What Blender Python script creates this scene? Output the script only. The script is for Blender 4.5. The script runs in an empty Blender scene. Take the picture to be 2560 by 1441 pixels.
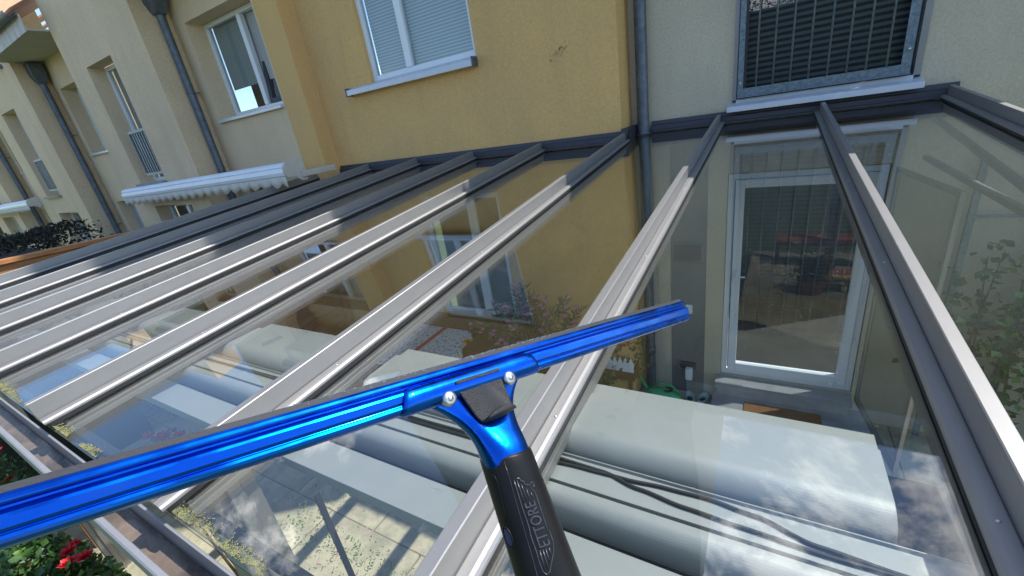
import bpy, math, random
from mathutils import Vector, Matrix, noise
random.seed(7)
D=bpy.data; SC=bpy.context.scene; COL=SC.collection
R_=math.radians
# ------------------------------------------------------------------ camera
cam_d=D.cameras.new('camera'); cam=D.objects.new('camera',cam_d); COL.objects.link(cam); SC.camera=cam
cam_d.sensor_width=36; cam_d.lens=36*1058.7/2560; cam_d.clip_start=.01; cam_d.clip_end=500
_R=((0.8621,0.4844,-0.1490),(0.0636,-0.3950,-0.9165),(-0.5028,0.7806,-0.3714))   # right, down, forward
_x=Vector(_R[0]).normalized(); _f=Vector(_R[2]); _f=(_f-_x*_f.dot(_x)).normalized(); _y=(-_f).cross(_x)
m=Matrix.Identity(4)
for i in range(3):
    m[i][0]=_x[i]; m[i][1]=_y[i]; m[i][2]=-_f[i]
m[1][3]=-4.4
cam.matrix_world=m
# ------------------------------------------------------------------ sky, sun, exposure
SUN=Vector((.5,.32,1)).normalized()
W=D.worlds.new('World'); SC.world=W; W.use_nodes=True
nt=W.node_tree; nt.nodes.clear()
def N(nt,t,**k):
    n=nt.nodes.new(t)
    for a,b in k.items(): setattr(n,a,b)
    return n
out=N(nt,'ShaderNodeOutputWorld'); bg=N(nt,'ShaderNodeBackground'); bg.inputs[1].default_value=.15
sky=N(nt,'ShaderNodeTexSky',sky_type='NISHITA',sun_disc=False)
sky.sun_elevation=math.asin(SUN.z); sky.sun_rotation=math.atan2(SUN.x,SUN.y); sky.air_density=1.0; sky.dust_density=.1; sky.ozone_density=3.0
tc=N(nt,'ShaderNodeTexCoord'); mp=N(nt,'ShaderNodeMapping'); mp.inputs['Scale'].default_value=(1,1,1.6); mp.inputs['Location'].default_value=(3.1,1.7,.4)
nz=N(nt,'ShaderNodeTexNoise'); nz.inputs['Scale'].default_value=3.6; nz.inputs['Detail'].default_value=10; nz.inputs['Roughness'].default_value=.66; nz.inputs['Distortion'].default_value=.25
cr=N(nt,'ShaderNodeValToRGB'); cr.color_ramp.elements[0].position=.505; cr.color_ramp.elements[1].position=.585
nz2=N(nt,'ShaderNodeTexNoise'); nz2.inputs['Scale'].default_value=7; nz2.inputs['Detail'].default_value=5
cc=N(nt,'ShaderNodeValToRGB'); cc.color_ramp.elements[0].position=.3; cc.color_ramp.elements[0].color=(5.2,5.5,6.2,1); cc.color_ramp.elements[1].position=.65; cc.color_ramp.elements[1].color=(13,13,13.3,1)
mx=N(nt,'ShaderNodeMix',data_type='RGBA')
L=nt.links.new
dt=N(nt,'ShaderNodeVectorMath',operation='DOT_PRODUCT'); dt.inputs[1].default_value=(.30,.56,.77); L(tc.outputs['Generated'],dt.inputs[0])
mr=N(nt,'ShaderNodeMapRange'); mr.inputs[1].default_value=.80; mr.inputs[2].default_value=1.0; mr.inputs[3].default_value=-.06; mr.inputs[4].default_value=.03; L(dt.outputs['Value'],mr.inputs[0])
ad=N(nt,'ShaderNodeMath',operation='ADD'); L(nz.outputs[0],ad.inputs[0]); L(mr.outputs[0],ad.inputs[1])
L(tc.outputs['Generated'],mp.inputs[0]); L(mp.outputs[0],nz.inputs[0]); L(mp.outputs[0],nz2.inputs[0]); L(ad.outputs[0],cr.inputs[0]); L(nz2.outputs[0],cc.inputs[0])
L(cr.outputs[0],mx.inputs[0]); L(sky.outputs[0],mx.inputs[6]); L(cc.outputs[0],mx.inputs[7]); L(mx.outputs[2],bg.inputs[0]); L(bg.outputs[0],out.inputs[0])
sd=D.lights.new('sun','SUN'); sd.energy=3.5; sd.angle=R_(.53); sd.color=(1,.955,.89)
so=D.objects.new('sun',sd); COL.objects.link(so); so.rotation_euler=SUN.to_track_quat('Z','Y').to_euler(); so.location=(5,4,10)
SC.view_settings.view_transform='Standard'; SC.view_settings.look='None'; SC.view_settings.exposure=0.92; SC.view_settings.gamma=1
# ------------------------------------------------------------------ materials
def mat(name,col,rough=.6,metal=0.,var=.0,vscale=3.,col2=None,bump=0.,bscale=80.,spec=.5,coat=0.,stretch=(1,1,1),alpha_noise=None):
    M=D.materials.new(name); M.use_nodes=True; t=M.node_tree; b=t.nodes['Principled BSDF']
    b.inputs['Base Color'].default_value=(*col,1); b.inputs['Roughness'].default_value=rough; b.inputs['Metallic'].default_value=metal
    b.inputs['Specular IOR Level'].default_value=spec; b.inputs['Coat Weight'].default_value=coat
    tc=N(t,'ShaderNodeTexCoord'); mp=N(t,'ShaderNodeMapping'); mp.inputs['Scale'].default_value=stretch; t.links.new(tc.outputs['Object'],mp.inputs[0])
    if var or col2:
        n1=N(t,'ShaderNodeTexNoise'); n1.inputs['Scale'].default_value=vscale; n1.inputs['Detail'].default_value=6; n1.inputs['Roughness'].default_value=.65
        t.links.new(mp.outputs[0],n1.inputs[0])
        r=N(t,'ShaderNodeValToRGB'); r.color_ramp.elements[0].position=.34; r.color_ramp.elements[1].position=.68
        c2=col2 if col2 else tuple(c*(1-var) for c in col)
        r.color_ramp.elements[0].color=(*c2,1); r.color_ramp.elements[1].color=(*col,1)
        t.links.new(n1.outputs[0],r.inputs[0]); t.links.new(r.outputs[0],b.inputs['Base Color'])
    if bump:
        n2=N(t,'ShaderNodeTexNoise'); n2.inputs['Scale'].default_value=bscale; n2.inputs['Detail'].default_value=4
        t.links.new(mp.outputs[0],n2.inputs[0]); bp=N(t,'ShaderNodeBump'); bp.inputs['Strength'].default_value=bump; bp.inputs['Distance'].default_value=.004
        t.links.new(n2.outputs[0],bp.inputs['Height']); t.links.new(bp.outputs[0],b.inputs['Normal'])
    return M
def plaster(name,col,stain,amt=.5):
    M=D.materials.new(name); M.use_nodes=True; t=M.node_tree; b=t.nodes['Principled BSDF']; b.inputs['Roughness'].default_value=.93; b.inputs['Specular IOR Level'].default_value=.2
    g=N(t,'ShaderNodeNewGeometry')
    def nz(sc,st=(1,1,1),d=6,loc=(0,0,0)):
        mp=N(t,'ShaderNodeMapping'); mp.inputs['Scale'].default_value=st; mp.inputs['Location'].default_value=loc; t.links.new(g.outputs['Position'],mp.inputs[0])
        n=N(t,'ShaderNodeTexNoise'); n.inputs['Scale'].default_value=sc; n.inputs['Detail'].default_value=d; n.inputs['Roughness'].default_value=.7; t.links.new(mp.outputs[0],n.inputs[0]); return n
    def ramp(n,a,bb,v0=0,v1=1):
        r=N(t,'ShaderNodeMapRange'); r.inputs[1].default_value=a; r.inputs[2].default_value=bb; r.inputs[3].default_value=v0; r.inputs[4].default_value=v1; t.links.new(n.outputs[0],r.inputs[0]); return r
    big=ramp(nz(1.1),.35,.7,0,amt); streak=ramp(nz(3.0,(1,1,.14),6,(3,1,2)),.48,.76,0,amt*.6); fine=ramp(nz(55,(1,1,1),4),.35,.72,0,.42)
    c=(*col,1); last=None
    m1=N(t,'ShaderNodeMix',data_type='RGBA'); m1.inputs[6].default_value=c; m1.inputs[7].default_value=(*stain,1); t.links.new(big.outputs[0],m1.inputs[0])
    m2=N(t,'ShaderNodeMix',data_type='RGBA'); t.links.new(m1.outputs[2],m2.inputs[6]); m2.inputs[7].default_value=tuple(s*.8 for s in stain)+(1,); t.links.new(streak.outputs[0],m2.inputs[0])
    m3=N(t,'ShaderNodeMix',data_type='RGBA'); t.links.new(m2.outputs[2],m3.inputs[6]); m3.inputs[7].default_value=tuple(s*.55 for s in stain)+(1,); t.links.new(fine.outputs[0],m3.inputs[0])
    t.links.new(m3.outputs[2],b.inputs['Base Color'])
    bn=nz(120,(1,1,1),5); bp=N(t,'ShaderNodeBump'); bp.inputs['Strength'].default_value=.9; bp.inputs['Distance'].default_value=.008; t.links.new(bn.outputs[0],bp.inputs['Height']); t.links.new(bp.outputs[0],b.inputs['Normal'])
    return M
def glass(name,tint,boost=1.0,rough=0.,dirt=0.):
    M=D.materials.new(name); M.use_nodes=True; t=M.node_tree; t.nodes.clear()
    o=N(t,'ShaderNodeOutputMaterial'); tr=N(t,'ShaderNodeBsdfTransparent'); tr.inputs[0].default_value=(*tint,1); gl=N(t,'ShaderNodeBsdfGlossy'); gl.inputs['Roughness'].default_value=rough
    g=N(t,'ShaderNodeNewGeometry'); mr=N(t,'ShaderNodeMapRange'); mr.inputs[3].default_value=1.52; mr.inputs[4].default_value=1/1.52
    t.links.new(g.outputs['Backfacing'],mr.inputs[0]); fr=N(t,'ShaderNodeFresnel'); t.links.new(mr.outputs[0],fr.inputs[0])
    mu=N(t,'ShaderNodeMath',operation='MULTIPLY',use_clamp=True); mu.inputs[1].default_value=boost; t.links.new(fr.outputs[0],mu.inputs[0])
    mx=N(t,'ShaderNodeMixShader'); t.links.new(mu.outputs[0],mx.inputs[0]); t.links.new(tr.outputs[0],mx.inputs[1]); t.links.new(gl.outputs[0],mx.inputs[2])
    last=mx
    if dirt:
        df=N(t,'ShaderNodeBsdfDiffuse'); df.inputs[0].default_value=(.6,.6,.58,1); n=N(t,'ShaderNodeTexNoise'); n.inputs['Scale'].default_value=110; n.inputs['Detail'].default_value=8
        n3=N(t,'ShaderNodeTexNoise'); n3.inputs['Scale'].default_value=2.; n3.inputs['Detail'].default_value=4
        ms=N(t,'ShaderNodeMapping'); ms.inputs['Scale'].default_value=(4,.5,1); ms.inputs['Rotation'].default_value=(0,0,.35); t.links.new(g.outputs['Position'],ms.inputs[0]); t.links.new(g.outputs['Position'],n.inputs[0]); t.links.new(ms.outputs[0],n3.inputs[0])
        r=N(t,'ShaderNodeMapRange'); r.inputs[1].default_value=.735; r.inputs[2].default_value=.80; r.inputs[4].default_value=dirt; t.links.new(n.outputs[0],r.inputs[0])
        r2=N(t,'ShaderNodeMapRange'); r2.inputs[1].default_value=.4; r2.inputs[2].default_value=.7; r2.inputs[4].default_value=.004; t.links.new(n3.outputs[0],r2.inputs[0])
        ad=N(t,'ShaderNodeMath',operation='ADD',use_clamp=True); t.links.new(r.outputs[0],ad.inputs[0]); t.links.new(r2.outputs[0],ad.inputs[1])
        m2=N(t,'ShaderNodeMixShader'); t.links.new(ad.outputs[0],m2.inputs[0]); t.links.new(mx.outputs[0],m2.inputs[1]); t.links.new(df.outputs[0],m2.inputs[2]); last=m2
    t.links.new(last.outputs[0],o.inputs[0]); return M
def stripes(name,c1,c2,scale,axis='Z',rough=.6,sharp=.5,metal=0,bump=.3):
    M=D.materials.new(name); M.use_nodes=True; t=M.node_tree; b=t.nodes['Principled BSDF']; b.inputs['Roughness'].default_value=rough; b.inputs['Metallic'].default_value=metal
    g=N(t,'ShaderNodeTexCoord'); w=N(t,'ShaderNodeTexWave',bands_direction=axis); w.inputs['Scale'].default_value=scale; w.inputs['Distortion'].default_value=0
    t.links.new(g.outputs['Object'],w.inputs[0]); r=N(t,'ShaderNodeValToRGB'); r.color_ramp.elements[0].position=max(0,sharp-.15); r.color_ramp.elements[1].position=min(1,sharp+.15)
    r.color_ramp.elements[0].color=(*c1,1); r.color_ramp.elements[1].color=(*c2,1); t.links.new(w.outputs[0],r.inputs[0]); t.links.new(r.outputs[0],b.inputs['Base Color'])
    bp=N(t,'ShaderNodeBump'); bp.inputs['Strength'].default_value=bump; bp.inputs['Distance'].default_value=.006; t.links.new(w.outputs[0],bp.inputs['Height']); t.links.new(bp.outputs[0],b.inputs['Normal'])
    return M
def alu(name,col,rough,sparkle=.0,metal=.55):
    M=mat(name,col,rough,metal,var=.07,vscale=9,bump=.12,bscale=900); return M
MT=dict(
 alu=alu('grey_aluminium',(.29,.285,.28),.48,metal=.6), alu_dark=mat('anthracite_flashing',(.06,.06,.072),.5,.4,var=.1,vscale=5),
 hood=alu('silver_grey_hood',(.29,.31,.305),.45,metal=.15), rubber=mat('black_gasket',(.012,.012,.013),.55), black=mat('black_plastic',(.022,.022,.024),.40,bump=.5,bscale=1400,spec=.6),
 cream=plaster('cream_plaster',(.80,.63,.41),(.64,.49,.33),.6), creamA=plaster('pale_cream_plaster',(.64,.575,.43),(.49,.435,.335),.6), yellow=plaster('yellow_plaster',(.80,.50,.19),(.64,.42,.20),.6),
 greyband=plaster('grey_plaster',(.20,.20,.195),(.15,.15,.15),.3), white=mat('white_plastic',(.74,.77,.80),.35,var=.05,vscale=8), sill=mat('white_sill_metal',(.56,.60,.66),.35,.1,var=.08,vscale=10),
 zinc=mat('weathered_zinc',(.15,.18,.21),.5,.45,col2=(.085,.105,.13),vscale=14,bump=.2,bscale=40), galv=mat('galvanised_steel',(.22,.27,.30),.5,.5,col2=(.10,.14,.17),vscale=40,bump=.3,bscale=60),
 blind=stripes('slatted_blind',(.40,.42,.44),(.62,.64,.66),10,'Z',.5,.45), blind_dark=stripes('dark_slatted_blind',(.008,.009,.011),(.11,.112,.12),7,'Z',.5,.5), shutter=stripes('roller_shutter',(.25,.27,.33),(.38,.40,.46),12,'Z',.6,.3),
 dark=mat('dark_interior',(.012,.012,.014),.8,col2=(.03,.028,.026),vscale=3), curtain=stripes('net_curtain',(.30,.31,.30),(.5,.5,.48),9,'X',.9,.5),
 wood=mat('stained_wood',(.50,.22,.07),.6,col2=(.28,.11,.035),vscale=7,stretch=(6,.6,6),bump=.3,bscale=60), woodd=mat('dark_wood',(.17,.085,.04),.7,col2=(.09,.045,.022),vscale=7,stretch=(6,.6,6)),
 blue=D.materials.new('blue_anodised_metal'), steel=mat('steel_screw',(.55,.56,.58),.38,1.), grip=mat('black_rubber_grip',(.008,.008,.009),.42,var=.3,vscale=60,bump=.03,bscale=900,spec=.22), grip_worn_hl=mat('worn_highlight_rubber',(.045,.045,.05),.3,var=.7,vscale=300,spec=.8),  # raised marks: slight wear, plus edge highlights lightened into the colour
 blade=mat('grey_rubber_blade',(.035,.035,.038),.5,bump=.05,bscale=900), water=glass('water_drop',(1,1,1),2.2), foam=mat('soapy_residue',(.6,.62,.64),.05,.8,spec=1),
 tile=mat('clay_roof_tile',(.42,.17,.09),.75,col2=(.28,.11,.06),vscale=4), soffit=plaster('painted_soffit',(.55,.53,.42),(.42,.40,.31),.4), fascia=mat('peeling_white_board',(.60,.60,.60),.6,col2=(.32,.27,.22),vscale=7,stretch=(1,1,.25)),
 gutter=mat('grey_gutter_coating',(.26,.26,.27),.5,.2,var=.1,vscale=10), dirt=mat('gutter_sediment',(.20,.15,.11),.35,col2=(.035,.028,.025),vscale=5,bump=.6,bscale=60), moss=mat('yellow_green_moss',(.27,.27,.10),.95,col2=(.12,.12,.07),vscale=40,bump=1,bscale=150),
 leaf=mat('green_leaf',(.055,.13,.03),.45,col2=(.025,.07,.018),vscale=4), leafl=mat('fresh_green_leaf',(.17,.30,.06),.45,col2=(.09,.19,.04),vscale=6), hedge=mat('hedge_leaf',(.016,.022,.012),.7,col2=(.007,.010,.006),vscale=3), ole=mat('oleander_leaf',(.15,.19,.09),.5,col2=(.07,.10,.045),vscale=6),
 redf=mat('red_petal',(.80,.035,.045),.5,col2=(.45,.008,.02),vscale=20), pinkf=mat('pink_petal',(.80,.34,.46),.6,col2=(.6,.2,.3),vscale=20), stem=mat('brown_stem',(.12,.08,.05),.8),
 terra=mat('terracotta',(.45,.17,.08),.8,var=.2), plastic_g=mat('green_plastic',(.02,.30,.11),.35), clog=mat('pale_blue_foam',(.30,.45,.46),.6), coir=mat('brown_coir_mat',(.24,.11,.04),.95,col2=(.17,.075,.028),vscale=60,bump=1,bscale=200),
 stone=mat('grey_step_stone',(.30,.31,.32),.75,var=.25,vscale=8), awn=mat('white_awning_casing',(.80,.84,.88),.45,.0,var=.05), fabric=mat('beige_awning_fabric',(.60,.56,.48),.9,var=.15,vscale=10), red=mat('red_fabric',(.65,.03,.05),.8), yel=mat('yellow_fabric',(.75,.55,.15),.8), org=mat('rust_cushion',(.55,.13,.04),.85,var=.2),
 lawn=mat('lawn_grass',(.15,.19,.07),.9,col2=(.10,.13,.05),vscale=6,bump=1,bscale=90), dish=mat('light_grey_dish',(.55,.56,.58),.5), wglass=glass('window_glass',(.86,.9,.9),.95), rglass=glass('roof_glass',(.965,.98,.97),1.5,0,.5), patt=None)
t=MT['blue'].__class__ and MT['blue']; t.use_nodes=True; b=t.node_tree.nodes['Principled BSDF']
b.inputs['Base Color'].default_value=(.0,.085,.50,1); b.inputs['Metallic'].default_value=1; b.inputs['Roughness'].default_value=.23; b.inputs['Coat Weight'].default_value=.25; b.inputs['Coat Roughness'].default_value=.08
_n=N(t.node_tree,'ShaderNodeTexNoise'); _n.inputs['Scale'].default_value=500; _b=N(t.node_tree,'ShaderNodeBump'); _b.inputs['Strength'].default_value=.10; _b.inputs['Distance'].default_value=.0006
_tc=N(t.node_tree,'ShaderNodeTexCoord'); _mp=N(t.node_tree,'ShaderNodeMapping'); _mp.inputs['Scale'].default_value=(.08,1,1); t.node_tree.links.new(_tc.outputs['Object'],_mp.inputs[0]); t.node_tree.links.new(_mp.outputs[0],_n.inputs[0]); t.node_tree.links.new(_n.outputs[0],_b.inputs['Height']); t.node_tree.links.new(_b.outputs[0],b.inputs['Normal'])
_n2=N(t.node_tree,'ShaderNodeTexNoise'); _n2.inputs['Scale'].default_value=55; _n2.inputs['Detail'].default_value=8; _m2=N(t.node_tree,'ShaderNodeMapRange'); _m2.inputs[1].default_value=.35; _m2.inputs[2].default_value=.75; _m2.inputs[3].default_value=.16; _m2.inputs[4].default_value=.42
t.node_tree.links.new(_tc.outputs['Object'],_n2.inputs[0]); t.node_tree.links.new(_n2.outputs[0],_m2.inputs[0]); t.node_tree.links.new(_m2.outputs[0],b.inputs['Roughness'])
# paving: rectangular stone flags with dark joints, lichen and petals
def paving():
    M=D.materials.new('stone_paving'); M.use_nodes=True; t=M.node_tree; b=t.nodes['Principled BSDF']; b.inputs['Roughness'].default_value=.85
    g=N(t,'ShaderNodeNewGeometry'); br=N(t,'ShaderNodeTexBrick'); br.inputs['Scale'].default_value=1.0; br.inputs['Brick Width'].default_value=1.15; br.inputs['Row Height'].default_value=.72; br.inputs['Mortar Size'].default_value=.010; br.inputs['Mortar Smooth'].default_value=.6
    br.inputs['Color1'].default_value=(.56,.50,.34,1); br.inputs['Color2'].default_value=(.47,.42,.29,1); br.inputs['Mortar'].default_value=(.20,.15,.09,1)
    n=N(t,'ShaderNodeTexNoise'); n.inputs['Scale'].default_value=2.6; n.inputs['Detail'].default_value=10; n.inputs['Roughness'].default_value=.7
    t.links.new(g.outputs['Position'],br.inputs[0]); t.links.new(g.outputs['Position'],n.inputs[0])
    r=N(t,'ShaderNodeMapRange'); r.inputs[1].default_value=.42; r.inputs[2].default_value=.66; r.inputs[4].default_value=.8; t.links.new(n.outputs[0],r.inputs[0])
    m=N(t,'ShaderNodeMix',data_type='RGBA'); t.links.new(r.outputs[0],m.inputs[0]); t.links.new(br.outputs[0],m.inputs[6]); m.inputs[7].default_value=(.19,.185,.13,1)
    t.links.new(m.outputs[2],b.inputs['Base Color']); bp=N(t,'ShaderNodeBump'); bp.inputs['Strength'].default_value=.5; bp.inputs['Distance'].default_value=.01; t.links.new(n.outputs[0],bp.inputs['Height']); t.links.new(bp.outputs[0],b.inputs['Normal'])
    return M
MT['pave']=paving()
# ------------------------------------------------------------------ mesh helpers
class MB:
    def __init__(s): s.v=[]; s.f=[]; s.sm=[]
    def add(s,vs,fs,smooth=False):
        o=len(s.v); s.v+= [tuple(p) for p in vs]; s.f+=[tuple(i+o for i in f) for f in fs]; s.sm+=[smooth]*len(fs); return s
    def box(s,a,b):
        x0,y0,z0=(min(a[i],b[i]) for i in range(3)); x1,y1,z1=(max(a[i],b[i]) for i in range(3))
        return s.add([(x0,y0,z0),(x1,y0,z0),(x1,y1,z0),(x0,y1,z0),(x0,y0,z1),(x1,y0,z1),(x1,y1,z1),(x0,y1,z1)],[(0,3,2,1),(4,5,6,7),(0,1,5,4),(1,2,6,5),(2,3,7,6),(3,0,4,7)])
    def obox(s,c,ax,ay,az,hx,hy,hz):
        c=Vector(c); ax,ay,az=(Vector(q).normalized() for q in (ax,ay,az)); P=[]
        for k in (-1,1):
            for (i,j) in ((-1,-1),(1,-1),(1,1),(-1,1)): P.append(c+ax*hx*i+ay*hy*j+az*hz*k)
        return s.add(P,[(0,3,2,1),(4,5,6,7),(0,1,5,4),(1,2,6,5),(2,3,7,6),(3,0,4,7)])
    def ext(s,prof,fn0,fn1,smooth=False):     # closed profile, two mapping functions -> prism with caps
        n=len(prof); A=[fn0(*p) for p in prof]; B=[fn1(*p) for p in prof]
        fs=[(i,(i+1)%n,n+(i+1)%n,n+i) for i in range(n)]
        o=len(s.v); s.add(A+B,fs,smooth); s.f+=[tuple(o+i for i in reversed(range(n))),tuple(o+n+i for i in range(n))]; s.sm+=[False,False]; return s
    def tube(s,pts,r,n=10,cap=True,smooth=True):
        pts=[Vector(p) for p in pts]; rs=r if isinstance(r,(list,tuple)) else [r]*len(pts); V=[]; up=None
        for i,p in enumerate(pts):
            d=(pts[min(i+1,len(pts)-1)]-pts[max(i-1,0)]).normalized()
            if up is None: up=Vector((0,0,1)) if abs(d.z)<.9 else Vector((1,0,0))
            a=d.cross(up).normalized(); bb=a.cross(d).normalized(); up=bb
            for k in range(n):
                t=2*math.pi*k/n; V.append(p+(a*math.cos(t)+bb*math.sin(t))*rs[i])
        F=[(i*n+k,i*n+(k+1)%n,(i+1)*n+(k+1)%n,(i+1)*n+k) for i in range(len(pts)-1) for k in range(n)]
        o=len(s.v); s.add(V,F,smooth)
        if cap: s.f+=[tuple(o+k for k in reversed(range(n))),tuple(o+(len(pts)-1)*n+k for k in range(n))]; s.sm+=[False,False]
        return s
    def lathe(s,c,prof,n=20,smooth=True):      # prof (r,z)
        V=[(c[0]+r*math.cos(2*math.pi*k/n),c[1]+r*math.sin(2*math.pi*k/n),c[2]+z) for r,z in prof for k in range(n)]
        F=[(i*n+k,i*n+(k+1)%n,(i+1)*n+(k+1)%n,(i+1)*n+k) for i in range(len(prof)-1) for k in range(n)]
        return s.add(V,F,smooth)
    def leaf(s,p,d,nrm,l,w):
        p=Vector(p); d=Vector(d).normalized(); a=d.cross(Vector(nrm)); a=a.normalized() if a.length>1e-4 else Vector((1,0,0)); up=a.cross(d)
        return s.add([p,p+d*l*.45+a*w-up*w*.25,p+d*l,p+d*l*.45-a*w-up*w*.25],[(0,1,2),(0,2,3)])
    def build(s,name,m,parent=None,bevel=0,seg=2,off=None,label=None):
        me=D.meshes.new(name); o=D.objects.new(name,me); COL.objects.link(o)
        off=Vector(off) if off is not None else ((parent.get('_org') and Vector(parent['_org'])) if parent else None) or Vector((0,0,0))
        me.from_pydata([tuple(Vector(p)-off) for p in s.v],[],s.f); me.update()
        me.polygons.foreach_set('use_smooth',s.sm)
        me.materials.append(m)
        if parent:
            o.parent=parent; o['_org']=tuple(off)
        else: o.location=off; o['_org']=tuple(off)
        if bevel:
            b=o.modifiers.new('bevel','BEVEL'); b.width=bevel; b.segments=seg; b.limit_method='ANGLE'; b.angle_limit=R_(35)
        if label: o['label']=label
        return o
def tag(o,label,cat,group=None,kind=None):
    if label: o['label']=label
    if cat: o['category']=cat
    if group: o['group']=group
    if kind: o['kind']=kind
    return o
def thing(name,loc,label,cat,group=None):
    o=D.objects.new(name,None); COL.objects.link(o); o.location=loc; o['_org']=tuple(loc); o.empty_display_size=.1
    return tag(o,label,cat,group)
def copy_thing(root,delta,label,name=None):
    def rec(o,par):
        c=o.copy(); COL.objects.link(c)
        if par: c.parent=par
        for ch in list(o.children): rec(ch,c)
        return c
    c=rec(root,None); c.location=Vector(root.location)+Vector(delta); c['label']=label
    return c
def struct(o): o['kind']='structure'; return o
rnd=random.uniform
# ------------------------------------------------------------------ ground
FZ=-3.26
struct(MB().box((-60,-60,FZ-.5),(60,40,FZ-.06)).build('ground',MT['lawn']))
struct(MB().box((-5.45,-5.0,FZ-.059),(3.0,-.001,FZ)).build('terrace_paving',MT['pave']))
struct(MB().box((-11.5,-4.8,FZ-.059),(-5.451,-.75,FZ-.004)).build('neighbour_paving',MT['pave']))
# ------------------------------------------------------------------ wall with openings
def wall_mesh(b,x0,x1,z0,z1,y,holes,depth=.14,th=.3):
    xs=sorted({x0,x1,*[h[0] for h in holes],*[h[1] for h in holes]}); zs=sorted({z0,z1,*[h[2] for h in holes],*[h[3] for h in holes]})
    xs=[x for x in xs if x0<=x<=x1]; zs=[z for z in zs if z0<=z<=z1]
    for i in range(len(xs)-1):
        for j in range(len(zs)-1):
            cx=(xs[i]+xs[i+1])/2; cz=(zs[j]+zs[j+1])/2
            if any(h[0]<cx<h[1] and h[2]<cz<h[3] for h in holes): continue
            b.add([(xs[i],y,zs[j]),(xs[i+1],y,zs[j]),(xs[i+1],y,zs[j+1]),(xs[i],y,zs[j+1])],[(0,1,2,3)])
    for (a,c,d,e) in holes:
        p=[(a,d),(c,d),(c,e),(a,e)]
        for k in range(4):
            (xa,za),(xb,zb)=p[k],p[(k+1)%4]
            b.add([(xa,y,za),(xa,y+depth,za),(xb,y+depth,zb),(xb,y,zb)],[(0,1,2,3)])
    for (xa,xb) in ((x0,x0),(x1,x1)): b.add([(xa,y,z0),(xa,y+th,z0),(xa,y+th,z1),(xa,y,z1)],[(0,1,2,3)])
    b.add([(x0,y,z1),(x1,y,z1),(x1,y+th,z1),(x0,y+th,z1)],[(0,1,2,3)])
def window(house,x0,x1,z0,z1,y,mull=None,name='window',fw=.055,frame='white',blind=None,sill=True,blind_to=0.,inner='dark',ro=.07,open_leaf=False):
    """frame fills the opening at depth y; panes, blind behind"""
    f=MB(); m_=mull or []
    f.box((x0,y,z0),(x1,y+.07,z0+fw)); f.box((x0,y,z1-fw),(x1,y+.07,z1)); f.box((x0,y,z0+fw),(x0+fw,y+.07,z1-fw)); f.box((x1-fw,y,z0+fw),(x1,y+.07,z1-fw))
    for mx_ in m_: f.box((mx_-fw*.8,y-.006,z0+fw),(mx_+fw*.8,y+.064,z1-fw))
    fr=f.build(name,MT[frame],house,bevel=.006)
    xs=[x0+fw]+[q for mm in m_ for q in (mm-fw*.8,mm+fw*.8)]+[x1-fw]
    for i in range(0,len(xs),2):
        if open_leaf and i==2: continue
        MB().box((xs[i],y+.03,z0+fw),(xs[i+1],y+.036,z1-fw)).build('pane',MT['wglass'],fr)
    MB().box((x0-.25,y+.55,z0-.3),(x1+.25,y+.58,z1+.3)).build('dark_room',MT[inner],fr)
    if blind: MB().box((x0+fw,y+.085,z0+fw+(z1-z0)*blind_to),(x1-fw,y+.095,z1)).build('blind',MT[blind],fr)
    if sill:
        q=MB(); q.add([(x0-.06,y+.02,z0+.012),(x1+.06,y+.02,z0+.012),(x1+.06,y-ro-.13,z0-.02),(x0-.06,y-ro-.13,z0-.02),(x0-.06,y+.02,z0-.01),(x1+.06,y+.02,z0-.01),(x1+.06,y-ro-.13,z0-.065),(x0-.06,y-ro-.13,z0-.065)],[(0,3,2,1),(4,5,6,7),(2,3,7,6),(0,4,7,3),(1,2,6,5),(0,1,5,4)])
        q.build('sill',MT['sill'],fr,bevel=.004)
    return fr
# ------------------------------------------------------------------ house A (own house, pale cream, right)
def gutter_eave(house,x0,x1,yf,z0,z1,yw,side=True):
    """boxed soffit, white fascia, half round gutter and a strip of tiled roof"""
    MB().box((x0,yf,z0),(x1,yw,z0+.03)).build('soffit',MT['soffit'],house)
    MB().box((x0,yf-.02,z0-.02),(x1,yf-.001,z1)).build('fascia',MT['fascia'],house)
    g=MB(); pr=[(.075*math.cos(a),.075*math.sin(a)) for a in [math.pi+i*math.pi/8 for i in range(9)]]+[(.068*math.cos(a),.068*math.sin(a)) for a in [2*math.pi-i*math.pi/8 for i in range(9)]]
    g.ext(pr,lambda u,v:(x0,yf-.10+u,z1+.03+v),lambda u,v:(x1,yf-.10+u,z1+.03+v)); g.build('eaves_gutter',MT['zinc'],house)
    r=MB(); r.add([(x0,yf-.08,z1+.03),(x1,yf-.08,z1+.03),(x1,yf+4.5,z1+2.9),(x0,yf+4.5,z1+2.9),(x0,yf-.08,z1+.07),(x1,yf-.08,z1+.07),(x1,yf+4.5,z1+2.94),(x0,yf+4.5,z1+2.94)],[(0,3,2,1),(4,5,6,7),(0,1,5,4),(1,2,6,5),(2,3,7,6),(3,0,4,7)]); r.build('roof',MT['tile'],house)
hA=thing('terraced_house',(1.0,0,FZ),'pale cream house with grilled dark upper window and white patio door below','house')
b=MB()
wall_mesh(b,-1.17,2.9,FZ,2.6,0,[(-.30,.90,-.205,2.0),(-.31,.835,-2.95,-.775)],depth=.13)
b.build('wall',MT['creamA'],hA)
MB().box((2.9,.5,FZ),(6.5,.8,2.6)).build('wall',MT['creamA'],hA)
MB().add([(2.9,0,FZ),(2.9,.5,FZ),(2.9,.5,2.6),(2.9,0,2.6)],[(0,1,2,3)]).build('wall',MT['creamA'],hA)
MB().box((-.815,-.006,FZ),(-.475,.0,-.42)).build('grey_band',MT['greyband'],hA)
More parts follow.
